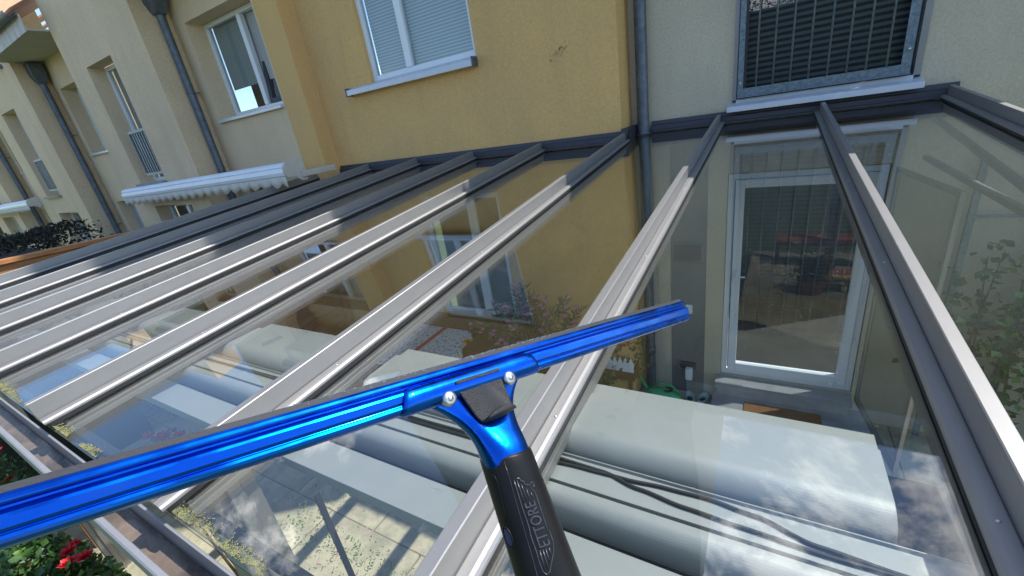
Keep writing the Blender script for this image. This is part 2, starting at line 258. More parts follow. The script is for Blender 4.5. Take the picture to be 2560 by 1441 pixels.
# upper window with dark blind and galvanised safety grille
w=window(hA,-.30,.90,-.195,2.0,.05,mull=[],frame='alu_dark',fw=.09,blind='blind_dark',sill=False,inner='curtain')
w['label']='dark window with lowered slats behind a galvanised grille'
MB().box((.86,-.012,-.16),(.899,.05,2.0)).build('jamb_strip',MT['alu'],w)
MB().box((-.30,-.012,-.16),(-.272,.05,2.0)).build('jamb_strip',MT['alu'],w)
q=MB(); q.add([(-.335,.03,-.17),(.915,.03,-.17),(.915,-.11,-.205),(-.335,-.11,-.205),(-.335,.03,-.20),(.915,.03,-.20),(.915,-.11,-.248),(-.335,-.11,-.248)],[(0,3,2,1),(4,5,6,7),(2,3,7,6),(0,4,7,3),(1,2,6,5),(0,1,5,4)])
q.build('sill',MT['sill'],w,bevel=.006)
MB().box((-.27,-.03,-.19),(.86,.0,-.155)).build('lower_rail',MT['sill'],w,bevel=.004)
g=MB(); gy=-.055
g.box((-.262,gy,-.145),(-.222,gy+.008,1.9)); g.box((.775,gy,-.145),(.83,gy+.008,1.9)); g.box((-.222,gy,-.145),(.775,gy+.008,-.075)); g.box((-.262,gy-.03,-.145),(.83,gy,-.139))
gr=g.build('safety_grille',MT['galv'],hA)
for x in (-.129,-.012,.105,.224,.344,.461,.575,.693): MB().tube([(x,gy+.004,-.08),(x,gy+.004,1.9)],.0065,8).build('bar',MT['galv'],gr)
for p in ((-.245,-.055,-.03),(.805,-.055,.02)): MB().lathe((p[0],p[1]-.004,p[2]),[(0,-.011),(.008,-.008),(.011,0),(.008,.008),(0,.011)],10).build('bolt',MT['steel'],gr)
# patio door
dr=MB(); X0,X1,Z0,Z1=-.305,.83,-2.945,-.785; f1=.05
dr.box((X0,.02,Z0),(X0+f1,.09,Z1)); dr.box((X1-f1,.02,Z0),(X1,.09,Z1)); dr.box((X0+f1,.02,Z1-f1),(X1-f1,.09,Z1)); dr.box((X0+f1,.02,Z0),(X1-f1,.09,Z0+.05))
door=dr.build('patio_door',MT['white'],hA,bevel=.005)
l_=MB(); a,bb=X0+f1+.012,X1-f1-.004; c,d=Z0+.062,Z1-f1-.004; k=.075
l_.box((a,-.005,c),(a+k,.06,d)); l_.box((bb-k,-.005,c),(bb,.06,d)); l_.box((a+k,-.005,d-k),(bb-k,.06,d)); l_.box((a+k,-.005,c),(bb-k,.06,c+k+.02)); l_.build('door_leaf',MT['white'],door,bevel=.006)
MB().box((a+k,.025,c+k+.02),(bb-k,.031,d-k)).build('pane',MT['wglass'],door)
MB().box((a+.02,-.022,-1.83),(a+.05,-.005,-1.72)).tube([(a+.035,-.02,-1.77),(a+.035,-.05,-1.77),(a+.12,-.055,-1.77)],.009,8).build('handle',MT['white'],door,bevel=.003)
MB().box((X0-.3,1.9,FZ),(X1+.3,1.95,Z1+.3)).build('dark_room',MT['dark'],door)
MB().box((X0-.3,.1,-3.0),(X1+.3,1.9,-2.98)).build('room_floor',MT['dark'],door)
MB().box((-.35,-.17,-3.02),(.83,.09,-2.955)).box((-.33,-.12,-3.14),(.81,.0,-3.021)).build('door_step',MT['stone'],hA,bevel=.006)
g=MB(); g.box((-.80,-.028,-1.635),(-.505,-.007,-1.44)); v_=g.build('wall_vent',MT['galv'],hA,bevel=.004); v_.data.materials[0]=MT['greyband']
MB().box((-.785,-.034,-1.62),(-.52,-.028,-1.455)).build('vent_louvre',MT['alu_dark'],v_)
MB().box((-.668,-.03,-2.23),(-.60,-.006,-2.13)).build('light_switch',MT['white'],hA,bevel=.006)
so_=MB().box((-.72,-.03,-2.93),(-.56,-.006,-2.85)).build('socket_plate',MT['alu_dark'],hA,bevel=.004)
MB().box((-.66,-.10,-3.04),(-.585,-.03,-2.90)).build('plug',MT['white'],so_,bevel=.012)
# eaves (above the picture, mirrored in the roof glass and shading it)
gutter_eave(hA,-.60,2.05,-.775,2.08,2.275,.0)
# downpipe
def downpipe(house,x,y,z0,z1,r=.05,clips=()):
    dp=MB().tube([(x,y,z0),(x,y,z1)],r,20,cap=False).build('downpipe',MT['zinc'],house)
    for c in clips: MB().tube([(x,y,c-.012),(x,y,c+.012)],r+.006,20,cap=True).box((x-.012,y,c-.01),(x+.012,y+.12,c+.01)).build('pipe_clip',MT['galv'],dp)
    for c in (z0+.55,z0+1.9): MB().tube([(x,y,c-.05),(x,y,c+.05)],r+.004,20).build('pipe_socket',MT['zinc'],dp)
    return dp
downpipe(hA,-1.035,-.085,FZ,2.5,.052,clips=(-.335,-2.5))
# ------------------------------------------------------------------ house B (yellow)
hB=thing('terraced_house',(-3.2,-.37,FZ),'warm yellow plastered house with twin white window above the glass roof','house')
b=MB(); yB=-.37
wall_mesh(b,-5.02,-1.16,FZ,3.2,yB,[(-4.07,-2.575,.60,1.95),(-3.75,-2.58,-2.36,-.75)],depth=.12,th=.37)
b.build('wall',MT['yellow'],hB)
b=MB(); wall_mesh(b,-5.45,-5.02,FZ,3.3,-.60,[],th=.23); b.build('side_pilaster',MT['yellow'],hB)
# unseen upper gable of the yellow house, outline shaped to shade the roof
op=[(-5.5,3.2),(-5.5,3.6),(-5.3,5.3),(-5.2,6.6),(-4.6,7.5),(-3.0,7.9),(-1.4,7.75),(-.75,7.5),(-.5,6.9),(-.46,5.0),(-.48,3.6),(-.55,2.6),(-1.2,2.6),(-1.2,3.2)]
MB().ext(op,lambda u,v:(u,-.90,v),lambda u,v:(u,3.2,v)).build('shadow_dormer',MT['greyband'],hB)
wB=window(hB,-4.07,-2.575,.615,1.95,yB+.05,mull=[-3.49],blind='blind',ro=.05,sill=False)
q=MB(); xl,xr=-4.42,-2.575
q.add([(xl,yB+.06,.618),(xr,yB+.06,.618),(xr,yB-.10,.575),(xl,yB-.10,.575),(xl,yB+.06,.56),(xr,yB+.06,.56),(xr,yB-.10,.515),(xl,yB-.10,.515)],[(0,3,2,1),(4,5,6,7),(2,3,7,6),(0,4,7,3),(1,2,6,5),(0,1,5,4)]); q.build('sill',MT['sill'],wB,bevel=.005)
MB().box((xr-.001,yB-.104,.512),(xr+.010,yB-.001,.60)).build('sill_end_cap',MT['zinc'],wB); MB().box((xl-.012,yB-.105,.51),(xl+.004,yB,.60)).build('sill_end_cap',MT['zinc'],wB)
b=MB()
import itertools
wm=plaster('mildew_mark',(.60,.41,.17),(.48,.35,.17),.7)
def blotch(cx,cz,sx,sz,n,y):
    for _ in range(n):
        x=cx+random.gauss(0,sx); z=cz+random.gauss(0,sz)+ (x-cx)*.5; r=rnd(.003,.010); k=8
        b.add([(x+r*rnd(.6,1.2)*math.cos(a*6.283/k),y,z+r*rnd(.6,1.2)*math.sin(a*6.283/k)) for a in range(k)],[tuple(range(k))])
blotch(-1.70,.46,.045,.028,60,yB-.0015); b.build('mildew_stain',wm,hB)
dB=window(hB,-3.75,-2.58,-2.36,-.75,yB+.03,mull=[-3.02],name='terrace_door',fw=.06,sill=False)
MB().box((-3.95,-.55,-2.52),(-2.55,-.371,-2.37)).build('threshold',MT['woodd'],hB)
MB().box((-4.8,-.95,FZ),(-2.45,-.372,-2.53)).build('plinth_bench',MT['woodd'],hB)
# ------------------------------------------------------------------ house C/D/E : repeating cream terrace
P=5.25
def recess(h,x0,x1,y,sh=False):
    """recessed bay: wall with upper window, eaves, pipe; x1 = right end"""
    b=MB(); wx0,wx1=x0+.30,x0+1.86
    wall_mesh(b,x0,x1,FZ,2.6,y,[(wx0,wx1,.60,1.845),(x0+.32,x0+1.5,-3.1,-.42)],depth=.26); b.build('wall',MT['cream'],h)
    w=window(h,wx0+.0,wx1,.615,1.84,y+.24,mull=[wx0+.86],sill=False,blind='curtain',blind_to=.25,open_leaf=True)
    # tilted open casement
    f=MB(); a,c=wx0+.92,wx1-.05; d,e=.68,1.78; th=R_(-7)
    def T(x,yy,z): z2=z-d; return (x,y+.26+yy+z2*math.sin(-th)*1.0,d+z2*math.cos(th)-yy*math.sin(th))
    for (xa,xb,za,zb) in ((a,a+.06,d,e),(c-.06,c,d,e),(a+.06,c-.06,d,d+.06),(a+.06,c-.06,e-.06,e)):
        vs=[T(xx,yy,zz) for zz in (za,zb) for (xx,yy) in ((xa,0),(xb,0),(xb,.05),(xa,.05))]; f.add(vs,[(0,3,2,1),(4,5,6,7),(0,1,5,4),(1,2,6,5),(2,3,7,6),(3,0,4,7)])
    f.build('tilted_casement',MT['alu_dark'],w)
    MB().add([T(a+.06,.03,d+.06),T(c-.06,.03,d+.06),T(c-.06,.03,e-.06),T(a+.06,.03,e-.06)],[(0,1,2,3)]).build('pane',MT['wglass'],w)
    q=MB(); xl,xr=wx0-.02,wx1+.0
    q.add([(xl,y+.24,.61),(xr,y+.24,.61),(xr,y-.05,.585),(xl,y-.05,.585),(xl,y+.24,.59),(xr,y+.24,.59),(xr,y-.05,.55),(xl,y-.05,.55)],[(0,3,2,1),(4,5,6,7),(2,3,7,6),(0,4,7,3),(1,2,6,5),(0,1,5,4)]); q.build('sill',MT['sill'],w)
    MB().box((x0+.32,y+.2,-3.1),(x0+1.5,y+.23,-.42)).build('roller_shutter',MT['shutter'],h)
    pz=2.0; dp=downpipe(h,x0+.075,y-.15,FZ,pz,.052,clips=(-.9,1.0))
    hp=MB(); X=x0+.075; y-=.05; hp.add([(X-.13,y-.22,pz+.34),(X+.13,y-.22,pz+.34),(X+.13,y-.0,pz+.34),(X-.13,y-.0,pz+.34),(X-.13,y-.22,pz+.12),(X+.13,y-.22,pz+.12),(X+.13,y-.0,pz+.12),(X-.13,y-.0,pz+.12),(X-.065,y-.165,pz-.02),(X+.065,y-.165,pz-.02),(X+.065,y-.035,pz-.02),(X-.065,y-.035,pz-.02)],
        [(0,1,2,3),(0,4,5,1),(1,5,6,2),(2,6,7,3),(3,7,4,0),(4,8,9,5),(5,9,10,6),(6,10,11,7),(7,11,8,4),(8,11,10,9)]); hp.build('rainwater_hopper',MT['zinc'],dp,bevel=.006)
    MB().tube([(X,y-.12,pz+.30),(X-.5,y-.35,pz+.38),(X-.8,y-.65,pz+.42)],.04,12).build('gutter_outlet',MT['zinc'],dp); y+=.05
    gutter_eave(h,x0+.02,x1,y-.72,2.36,2.58,y)
def bay(h,x0,x1,y):
    """projecting bay; french window with railing; x0 left, x1 right"""
    b=MB(); fx0,fx1=x1-2.08,x1-1.10
    wall_mesh(b,x0,x1,FZ,4.6,y,[(fx0,fx1,-.11,1.71),(x1-1.95,x1-.62,-3.1,-.51)],depth=.24,th=.75); b.build('wall',MT['cream'],h)
    w=window(h,fx0,fx1,-.11,1.70,y+.22,name='french_window',sill=False,blind='curtain',mull=[])
    r=MB(); r.box((fx0+.33,y+.02,.66),(fx1+.0,y+.055,.70)); r.box((fx0+.33,y+.02,.0),(fx1,y+.055,.035)); r.box((fx0+.33,y+.02,.035),(fx0+.345,y+.055,.66)); r.box((fx1-.015,y+.02,.035),(fx1,y+.055,.66))
    rl=r.build('window_railing',MT['galv'],h)
    for i in range(8):
        x=fx0+.345+i*(fx1-fx0-.36)/7; MB().box((x-.012,y+.028,.035),(x+.012,y+.05,.66)).build('bar',MT['galv'],rl)
    MB().box((fx0-.03,y-.07,-.15),(fx1+.03,y+.2,-.112)).build('sill',MT['stone'],w)
    window(h,x1-1.95,x1-.62,-3.1,-.51,y+.2,mull=[x1-1.25],name='ground_window',sill=False,blind='blind_dark')
hC=thing('terraced_house',(-6.3,-.6,FZ),'cream house front directly left of the yellow house, its upper window tilted open','house')
recess(hC,-7.34,-5.4505,-.60)
labs=['cream house with railed french window just left of the big open-tilted window','cream house with two downpipes in the middle of the left terrace row','most distant cream house at the far left edge of the row','last cream house hidden mostly beyond the hedge at far left']
for i in range(4):
    xr=-7.3405-P*i; h=thing('terraced_house',(xr-2.6,-1.05,FZ),labs[i],'house','cream terraced houses stepping back along the row')
    bay(h,xr-2.76,xr,-1.05); recess(h,xr-P+.0005,xr-2.7605,-.60)
hC['group']='cream terraced houses stepping back along the row'
# far-left satellite dish on the roof
dsh=thing('satellite_dish',(-13.9,-2.0,3.4),'pale grey satellite dish above the eaves at the far upper left','satellite dish')
MB().lathe((-13.9,-2.0,3.4),[(.02,0),(.2,.02),(.38,.08),(.5,.15),(.51,.16),(.38,.10),(.2,.035),(0.001,.01)],28).build('reflector',MT['dish'],dsh)
MB().tube([(-13.9,-2.0,3.4),(-13.9,-1.7,2.9)],.03,8).build('mast',MT['zinc'],dsh)
# ------------------------------------------------------------------ awnings of the cream terrace
def awning(dx,label):
    a=thing('retractable_awning',(-7.2+dx,-1.2,-.2),label,'awning','white cassette awnings on the cream terrace')
    A=Vector((-9.6+dx,-1.18,-.235)); B=Vector((-4.9+dx,-1.14,-.175)); d=(B-A).normalized(); n=Vector((0,0,1)); o=Vector((d.y,-d.x,0)).normalized()
    pr=[(.0,.075),(.07,.078),(.115,.06),(.135,.03),(.118,.026),(.120,.018),(.142,.012),(.148,-.03),(.135,-.07),(.10,-.08),(.0,-.075)]
    c=MB().ext(pr,lambda u,v:A+o*u+n*v,lambda u,v:B+o*u+n*v).build('cassette',MT['awn'],a,bevel=.004)
    e=MB().ext([(-.13,.10),(-.02,.11),(.10,.085),(.15,.03),(.155,-.04),(.12,-.09),(.02,-.10),(-.06,-.16),(-.13,-.16)],lambda u,v:B+d*.002+o*u+n*v,lambda u,v:B+d*.03+o*u+n*v).build('end_cap',MT['fabric'],a,bevel=.004)
    MB().box(B+d*.031+Vector((-.0,.05,-.12)),B+d*.075+Vector((0,.53,-.05))).build('wall_bracket',MT['fabric'],a,bevel=.01)
    s=MB(); nn=150; per=.235
    top=[];bot=[]
    for i in range(nn*2+1):
        t=i/(nn*2); L_=(B-A).length*t; q=A+(B-A)*t
        wv=.010*math.sin(L_*2*math.pi/per*1.0+1); z=-.150-.055*abs(math.cos(L_*math.pi/per))**.8
        top.append(q+o*.135+n*-.075); bot.append(q+o*(.13+wv)+n*z)
    o0=len(s.v); m_=len(top); s.add(top+bot,[(i,i+1,m_+i+1,m_+i) for i in range(m_-1)],True)
    vl=s.build('scalloped_valance',MT['fabric'],a); sm=vl.modifiers.new('t','SOLIDIFY'); sm.thickness=.003
    return a
awning(0,'long white awning cassette with scalloped valance right of the railed french window')
awning(-2*P,'smaller looking white awning cassette at the far left edge of the row')
# ------------------------------------------------------------------ hedge, wooden fence
def foliage(b,fn,n,l,w,up=.3):
    for _ in range(n):
        p=fn(); d=Vector((rnd(-1,1),rnd(-1,1),rnd(-.7,1)+up)); b.leaf(p,d,(rnd(-1,1),rnd(-1,1),rnd(-1,1)),l*rnd(.6,1.3),w*rnd(.6,1.3))
hd=thing('hedge',(-9,-3.6,FZ),'dark dense hedge beyond the wooden fence at the left','hedge')
b=MB()
def hp_():
    x=rnd(-12,-7.0); y=rnd(-5.5,-2.55-.12*(-x-7)); top=-.42-.10*(-x-7)*.3+.10*noise.noise(Vector((x*1.3,y*1.3,0)))
    if random.random()<.55: z=top-abs(random.gauss(0,.08))
    else: z=rnd(FZ,top); y=-2.55-.12*(-x-7)+random.gauss(0,.08)
    return (x,y,z)
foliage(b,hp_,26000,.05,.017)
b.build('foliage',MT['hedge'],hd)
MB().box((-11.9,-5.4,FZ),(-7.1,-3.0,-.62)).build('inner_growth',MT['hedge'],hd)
fn=thing('wooden_fence',(-5.5,-2,FZ),'tall orange-brown wooden privacy fence beyond the left edge of the glass roof','fence')
b=MB(); z=FZ; i=0
while z<-.62:
    b.box((-5.52,-2.4,z+.004),(-5.495,-.62,min(z+.105,-.60))); z+=.11
b.build('boards',MT['wood'],fn,bevel=.004)
b=MB(); b.add([(-5.56,-4.15,-.485),(-5.44,-4.15,-.485),(-5.44,-.62,-.60),(-5.56,-.62,-.60),(-5.56,-4.15,-.445),(-5.44,-4.15,-.445),(-5.44,-.62,-.56),(-5.56,-.62,-.56)],[(0,3,2,1),(4,5,6,7),(0,1,5,4),(1,2,6,5),(2,3,7,6),(3,0,4,7)])
b.build('top_rail',MT['wood'],fn,bevel=.006)
b=MB(); b.add([(-5.53,-4.15,-.60),(-5.47,-4.15,-.60),(-5.47,-.62,-.70),(-5.53,-.62,-.70),(-5.53,-4.15,-.49),(-5.47,-4.15,-.49),(-5.47,-.62,-.605),(-5.53,-.62,-.605)],[(0,3,2,1),(4,5,6,7),(0,1,5,4),(1,2,6,5),(2,3,7,6),(3,0,4,7)])
b.build('head_board',MT['wood'],fn,bevel=.004)
for y in (-.68,-2.36,-4.1): MB().box((-5.49,y-.04,FZ),(-5.41,y+.04,-.62 if y>-2.2 else -.58)).build('post',MT['wood'],fn,bevel=.004)
# ------------------------------------------------------------------ glass roof
SL=R_(4.7); cs,sn=math.cos(SL),math.sin(SL); Z0=-.3395
def G(x,s,h): return (x,-s*cs-h*sn,Z0-s*sn+h*cs)
roof=thing('glass_patio_roof',(-2,-4.1,FZ),'grey aluminium framed glass patio roof with long sloping rafters','patio roof')
RX=[-5.27,-4.44,-3.61,-2.79,-1.96,-1.13,-.396,.337,1.07]
SE=4.255
up=[(-.0455,.0135),(-.0465,.0165),(-.0455,.0215),(-.041,.0268),(-.034,.029),(-.0165,.030),(-.0150,.0265),(-.0135,.0265),(-.0135,.0875),(-.0115,.0895),(.0115,.0895),(.0135,.0875),(.0135,.0265),(.0150,.0265),(.0165,.030),(.034,.029),(.041,.0268),(.0455,.0215),(.0465,.0165),(.0455,.0135)]
for i,x in enumerate(RX):
    s0=.42 if i<5 else (.40 if i==5 else .045)
    b=MB(); b.ext(up,lambda u,v:G(x+u,s0,v),lambda u,v:G(x+u,SE,v))
    b.ext([(-.044,-.052),(.044,-.052),(.044,-.0105),(-.044,-.0105)],lambda u,v:G(x+u,s0,v),lambda u,v:G(x+u,SE-.04,v))
    b.ext([(-.010,-.0104),(.010,-.0104),(.010,.0134),(-.010,.0134)],lambda u,v:G(x+u,s0,v),lambda u,v:G(x+u,SE-.02,v))
    r_=b.build('rafter',MT['alu'],roof)
    g=MB()
    for sg in (-1,1):
        g.ext([(sg*.028,.0002),(sg*.0452,.0002),(sg*.0448,.0134),(sg*.028,.0134)],lambda u,v:G(x+u,s0,v),lambda u,v:G(x+u,SE-.01,v))
        g.ext([(sg*.030,-.0103),(sg*.0435,-.0103),(sg*.0435,-.0085),(sg*.030,-.0085)],lambda u,v:G(x+u,s0,v),lambda u,v:G(x+u,SE-.05,v))
    g.build('gasket',MT['rubber'],r_)
    for s_ in (1.2,2.05,2.9,3.75):
        for sg in (-1,1):
            c=Vector(G(x+sg*.029,s_,.0295)); MB().lathe(tuple(c),[(.0001,.0022),(.0022,.0020),(.0032,.0006),(.0034,-.001)],10).build('screw',MT['steel'],r_)
for i in range(8):
    x0,x1=RX[i]+.016,RX[i+1]-.016; s0=.40 if i<5 else .03
    MB().ext([(x0,-.0082),(x1,-.0082),(x1,.0),(x0,.0)],lambda u,v:G(u,s0,v),lambda u,v:G(u,SE-.005,v)).build('glass_pane',MT['rglass'],roof)
# wall flashing
def flash(x0,x1,y0,z0):
    pr=[(0,.10),(-.012,.10),(-.018,.066),(-.030,.062),(-.034,.058),(-.036,.022),(-.048,.018),(-.050,.007),(0,.007)]
    return MB().ext([(a,c-.001) for a,c in pr],lambda u,v:(x0,y0+u-.0005,z0+v),lambda u,v:(x1,y0+u-.0005,z0+v)).build('wall_flashing',MT['alu_dark'],roof,bevel=.0015)
flash(-5.33,-1.10,-.37,Z0-.0304); flash(-.975,1.12,0,Z0); 
for (xa,xb,yw,zz) in ((-5.33,-1.10,-.37,Z0-.0304),(-.975,1.12,0,Z0)):
    MB().box((xa,yw-.055,zz-.125),(xb,yw-.001,zz-.012)).build('flashing_reflection_strip',MT['alu_dark'],roof,bevel=.002)  # dark strip added under the glass, standing in for the mirrored flashing
MB().box((-1.158,-.41,-.372),(-1.10,.0,-.25)).build('corner_trim',MT['alu_dark'],roof,bevel=.004)
MB().tube([G(-1.035,.085,.001),G(-1.035,.085,.02)],.075,20).build('pipe_collar',MT['alu_dark'],roof)
# per-bay hood, cable tray, lower cover and plate under the glass
hp=[(-3.505,-.69),(-3.505,-.76)]+[(-3.682-.052*math.cos(a),-.734+.054*math.sin(a)) for a in [k*math.pi/2/16 for k in range(17)]]+[(-3.56,-.680),(-3.558,-.690)]
for i in range(8):
    x0,x1=RX[i]+(.088 if i!=6 else -.12),RX[i+1]-.12
    MB().ext(hp,lambda u,v:(x0,u,v),lambda u,v:(x1,u,v)).build('cover_hood',MT['hood'],roof,bevel=.0015)
XA,XB=-5.2,1.02
def bar(name,pr,m,bev=.001): return MB().ext(pr,lambda u,v:(XA,u,v),lambda u,v:(XB,u,v)).build(name,m,roof,bevel=bev)
bar('cable_tray',[(-3.745,-.709),(-3.745,-.765),(-3.817,-.765),(-3.817,-.716),(-3.749,-.716),(-3.7475,-.709)],MT['hood'])
bar('rounded_cover',[(-3.825,-.716),(-3.825,-.8),(-3.864,-.8)]+[(-3.833-.031*math.cos(a),-.748+.032*math.sin(a)) for a in [k*math.pi/2/10 for k in range(11)]],MT['hood'],.0005)
bar('front_plate',[(-3.886,-.766),(-3.886,-.80),(-3.978,-.80),(-3.978,-.766)],MT['hood'])
bar('gap_shade_sheet',[(-3.50,-.79),(-3.49,-.82),(-3.886,-.82),(-3.886,-.79)],MT['rubber'],0)  # black sheet added below the covers so the gaps look shaded
# eaves beam, posts, gutter
bar('eaves_beam',[(-4.172,-.735),(-4.172,-.752),(-4.197,-.752),(-4.197,-.735)],MT['rubber'],.002)
for x in (-1.19,-4.9,1.0):
    b=MB(); b.box((x-.055,-4.155,FZ),(x+.055,-4.045,-.74)); b.box((x+.056,-4.12,FZ),(x+.075,-4.085,-.74)); b.build('post',MT['alu'],roof,bevel=.004)
b=MB(); b.add([(.985,-.12,-.438),(1.012,-.12,-.438),(1.012,-4.1,-.908),(.985,-4.1,-.908),(.985,-.12,-.468),(1.012,-.12,-.468),(1.012,-4.1,-.938),(.985,-4.1,-.938)],[(0,1,2,3),(4,7,6,5),(0,4,5,1),(1,5,6,2),(2,6,7,3),(3,7,4,0)]); b.build('side_frame_rail',MT['alu'],roof)
MB().box((.985,-4.04,-.745),(1.012,-.1,-.714)).build('side_frame_rail',MT['alu'],roof)
MB().box((-.898,-4.032,FZ),(-.892,-4.018,-.77)).build('glass_panel_edge',MT['alu_dark'],roof)
gp=[(-4.243,-.715),(-4.243,-.80),(-4.312,-.80),(-4.312,-.752),(-4.308,-.748),(-4.298,-.748),(-4.296,-.752),(-4.304,-.756),(-4.304,-.79),(-4.249,-.79),(-4.249,-.715)]
MB().ext(gp,lambda u,v:(-5.35,u,v),lambda u,v:(1.14,u,v)).build('gutter',MT['gutter'],roof,bevel=.0008)
bsed=MB(); n=260
V=[];F=[]
for i in range(n+1):
    x=-5.34+6.47*i/n
    for j in range(5):
        V.append((x,-4.303+.053*j/4,-.7895+.004+.010*noise.noise(Vector((x*9,j*.9,3)))*(.5+.5*math.sin(x*3))))
for i in range(n):
    for j in range(4): a=i*5+j; F.append((a,a+5,a+6,a+1))
bsed.add(V,F,True); tag(bsed.build('gutter_sediment',MT['dirt']),'brown leaf silt lying in the roof gutter','silt',kind='stuff')
# moss along the lower glass edge
b=MB()
for i in range(26000):
    x=rnd(-5.2,1.05)
    if any(abs(x-q)<.048 for q in RX): continue
    s=4.245-abs(random.gauss(0,.012)); h=.001+rnd(0,.003)
    if noise.noise(Vector((x*9,s*25,1)))+.35*noise.noise(Vector((x*60,s*60,1)))<-.02+ (4.245-s)*6-.12: continue
    r=rnd(.0006,.0018); c=Vector(G(x,s,h)); 
    b.add([c+Vector((r,0,-r*.4)),c+Vector((0,r,-r*.4)),c+Vector((-r,0,-r*.4)),c+Vector((0,-r,-r*.4)),c+Vector((0,0,r*.9))],[(0,1,4),(1,2,4),(2,3,4),(3,0,4)],True)
tag(b.build('moss',MT['moss']),'yellow-green moss along the lower edge of the roof glass','moss',kind='stuff')
# cables on the tray
def cable(P_,r,label,z=-.716):
    pts=[]
    for k in range(len(P_)-1):
        for j in range(10):
            f=j/10; f2=f*f*(3-2*f); pts.append((P_[k][0]*(1-f)+P_[k+1][0]*f,P_[k][1]*(1-f2)+P_[k+1][1]*f2,z+r))
    pts.append((*P_[-1],z+r))
    tag(MB().tube(pts,r,10).build('cable',MT['rubber']),label,'cable','black cables in the tray under the glass')
cable([(-5,-3.785),(-2.6,-3.770),(-1.2,-3.775),(-.75,-3.768),(-.39,-3.762),(-.26,-3.765),(-.18,-3.782),(-.09,-3.793),(-.0,-3.798),(.12,-3.803),(.2,-3.801),(.9,-3.79)],.0036,'black cable sweeping to the front of the tray under the glass, low right')
cable([(-5,-3.772),(-2.6,-3.785),(-1.2,-3.766),(-.75,-3.780),(-.38,-3.776),(-.30,-3.771),(-.21,-3.768),(-.13,-3.761),(-.06,-3.758),(.02,-3.766),(.11,-3.790),(.22,-3.797),(.9,-3.785)],.0036,'black cable bowing to the back of the tray before meeting the other again')
# water drops on the glass
dl=['long wavy water droplet on the glass left of the handle','round water droplet on the glass beside the centre rafter, low left of the handle','small water drip on the glass just right of the handle','curved water trace on the pane near the dark right rafter','little oval water drop on the pane right of the squeegee neck','water drop on the glass under the left part of the blue blade']
for (x,s,rx,rs,lab) in ((-.53,3.985,.016,.006,dl[0]),(-.505,4.055,.008,.009,dl[1]),(-.262,3.69,.011,.005,dl[2]),(.232,3.905,.005,.024,dl[3]),(-.252,3.60,.004,.010,dl[4]),(-.95,3.72,.003,.012,dl[5])):
    b=MB(); k=24; rings=[(1,0.0),(.93,.0011),(.75,.0019),(.4,.0024)]
    V=[];ph=rnd(0,6)
    for (q,h) in rings:
        for j in range(k):
            a=6.283*j/k; w_=1+.16*math.sin(3*a+ph)+.1*math.sin(5*a+2*ph); V.append(G(x+rx*q*w_*math.cos(a),s+rs*q*w_*math.sin(a),.0003+h))
    V.append(G(x,s,.0029)); F=[(i*k+j,i*k+(j+1)%k,(i+1)*k+(j+1)%k,(i+1)*k+j) for i in range(3) for j in range(k)]+[(3*k+j,3*k+(j+1)%k,4*k) for j in range(k)]
    b.add(V,F,True); tag(b.build('water_drop',MT['water']),lab,'water drop','water drops on the roof glass')
for (x,s,n_,sp,lab) in ((.12,3.3,46,.10,'fine splash drops on the pane between the two right rafters'),(-.75,3.6,40,.12,'fine splash drops on the pane under the blue blade'),(-.05,2.6,40,.18,'sparse splash drops on the pane in front of the patio door'),(-1.5,3.2,36,.16,'splash drops on the pane left of the second bright rafter')):
    b=MB()
    for _ in range(n_):
        cx=x+random.gauss(0,sp); cs_=s+random.gauss(0,sp*1.6); r=rnd(.0012,.0034)
        if min(abs(cx-q) for q in RX)<.05 or cs_>4.2: continue
        k=9; V=[G(cx+r*q*math.cos(6.283*j/k),cs_+r*q*1.2*math.sin(6.283*j/k),.0003+h) for (q,h) in ((1,0),(.8,r*.35)) for j in range(k)]+[G(cx,cs_,.0003+r*.5)]
        b.add(V,[(j,(j+1)%k,k+(j+1)%k,k+j) for j in range(k)]+[(k+j,k+(j+1)%k,2*k) for j in range(k)],True)
    tag(b.build('splash_drops',MT['water']),lab,'water drops',kind='stuff')
# ------------------------------------------------------------------ squeegee
SQM=Matrix(((0.3852,-0.3835,0.8394,-0.1595),(0.8993,0.3599,-0.2483,-4.2185),(-0.2069,0.8505,0.4835,-0.1487),(0,0,0,1)))
ax=SQM.to_3x3().col[0].normalized(); az=SQM.to_3x3().col[2]; az=(az-ax*az.dot(ax)).normalized(); ay=az.cross(ax)
for i in range(3): SQM[i][0]=ax[i]; SQM[i][1]=ay[i]; SQM[i][2]=az[i]
sq=D.objects.new('window_squeegee',None); COL.objects.link(sq); sq.matrix_world=SQM; sq['_org']=(0,0,0); sq.empty_display_size=.05
tag(sq,'blue metal window squeegee with black rubber handle held above the glass roof','squeegee')
O=(0,0,0)
def sb(b,name,m,par=None,bevel=0,seg=2,label=None): return b.build(name,m,par or sq,bevel,seg,off=O,label=label)
xl,xr=-.34,.2485
chp=[(.0062,-.004),(.0067,.0002),(.0062,.0016),(.0050,.0026),(.0034,.0030),(.0024,.0026),(.0018,.0010),(.0006,.0008),(-.0002,.0022),(-.0010,.0042),(-.0024,.0047),(-.0062,.0043),(-.0072,.0036),(-.0078,.0028),(-.0086,.0036),(-.0098,.0040),(-.0112,.0036),(-.0126,.0022),(-.0134,.0),(-.0137,-.0024),(-.0125,-.0050),(-.0095,-.0064),(.0045,-.0062)]
ch=sb(MB().ext(chp,lambda u,v:(xl,u,v),lambda u,v:(xr,u,v)),'channel',MT['blue'],bevel=.0003)
sb(MB().ext([(.0060,-.0010),(.0092,-.0006),(.0092,.0006),(.0060,.0008)],lambda u,v:(xl-.004,u,v),lambda u,v:(xr-.002,u,v)),'rubber_blade',MT['blade'])
b=MB()
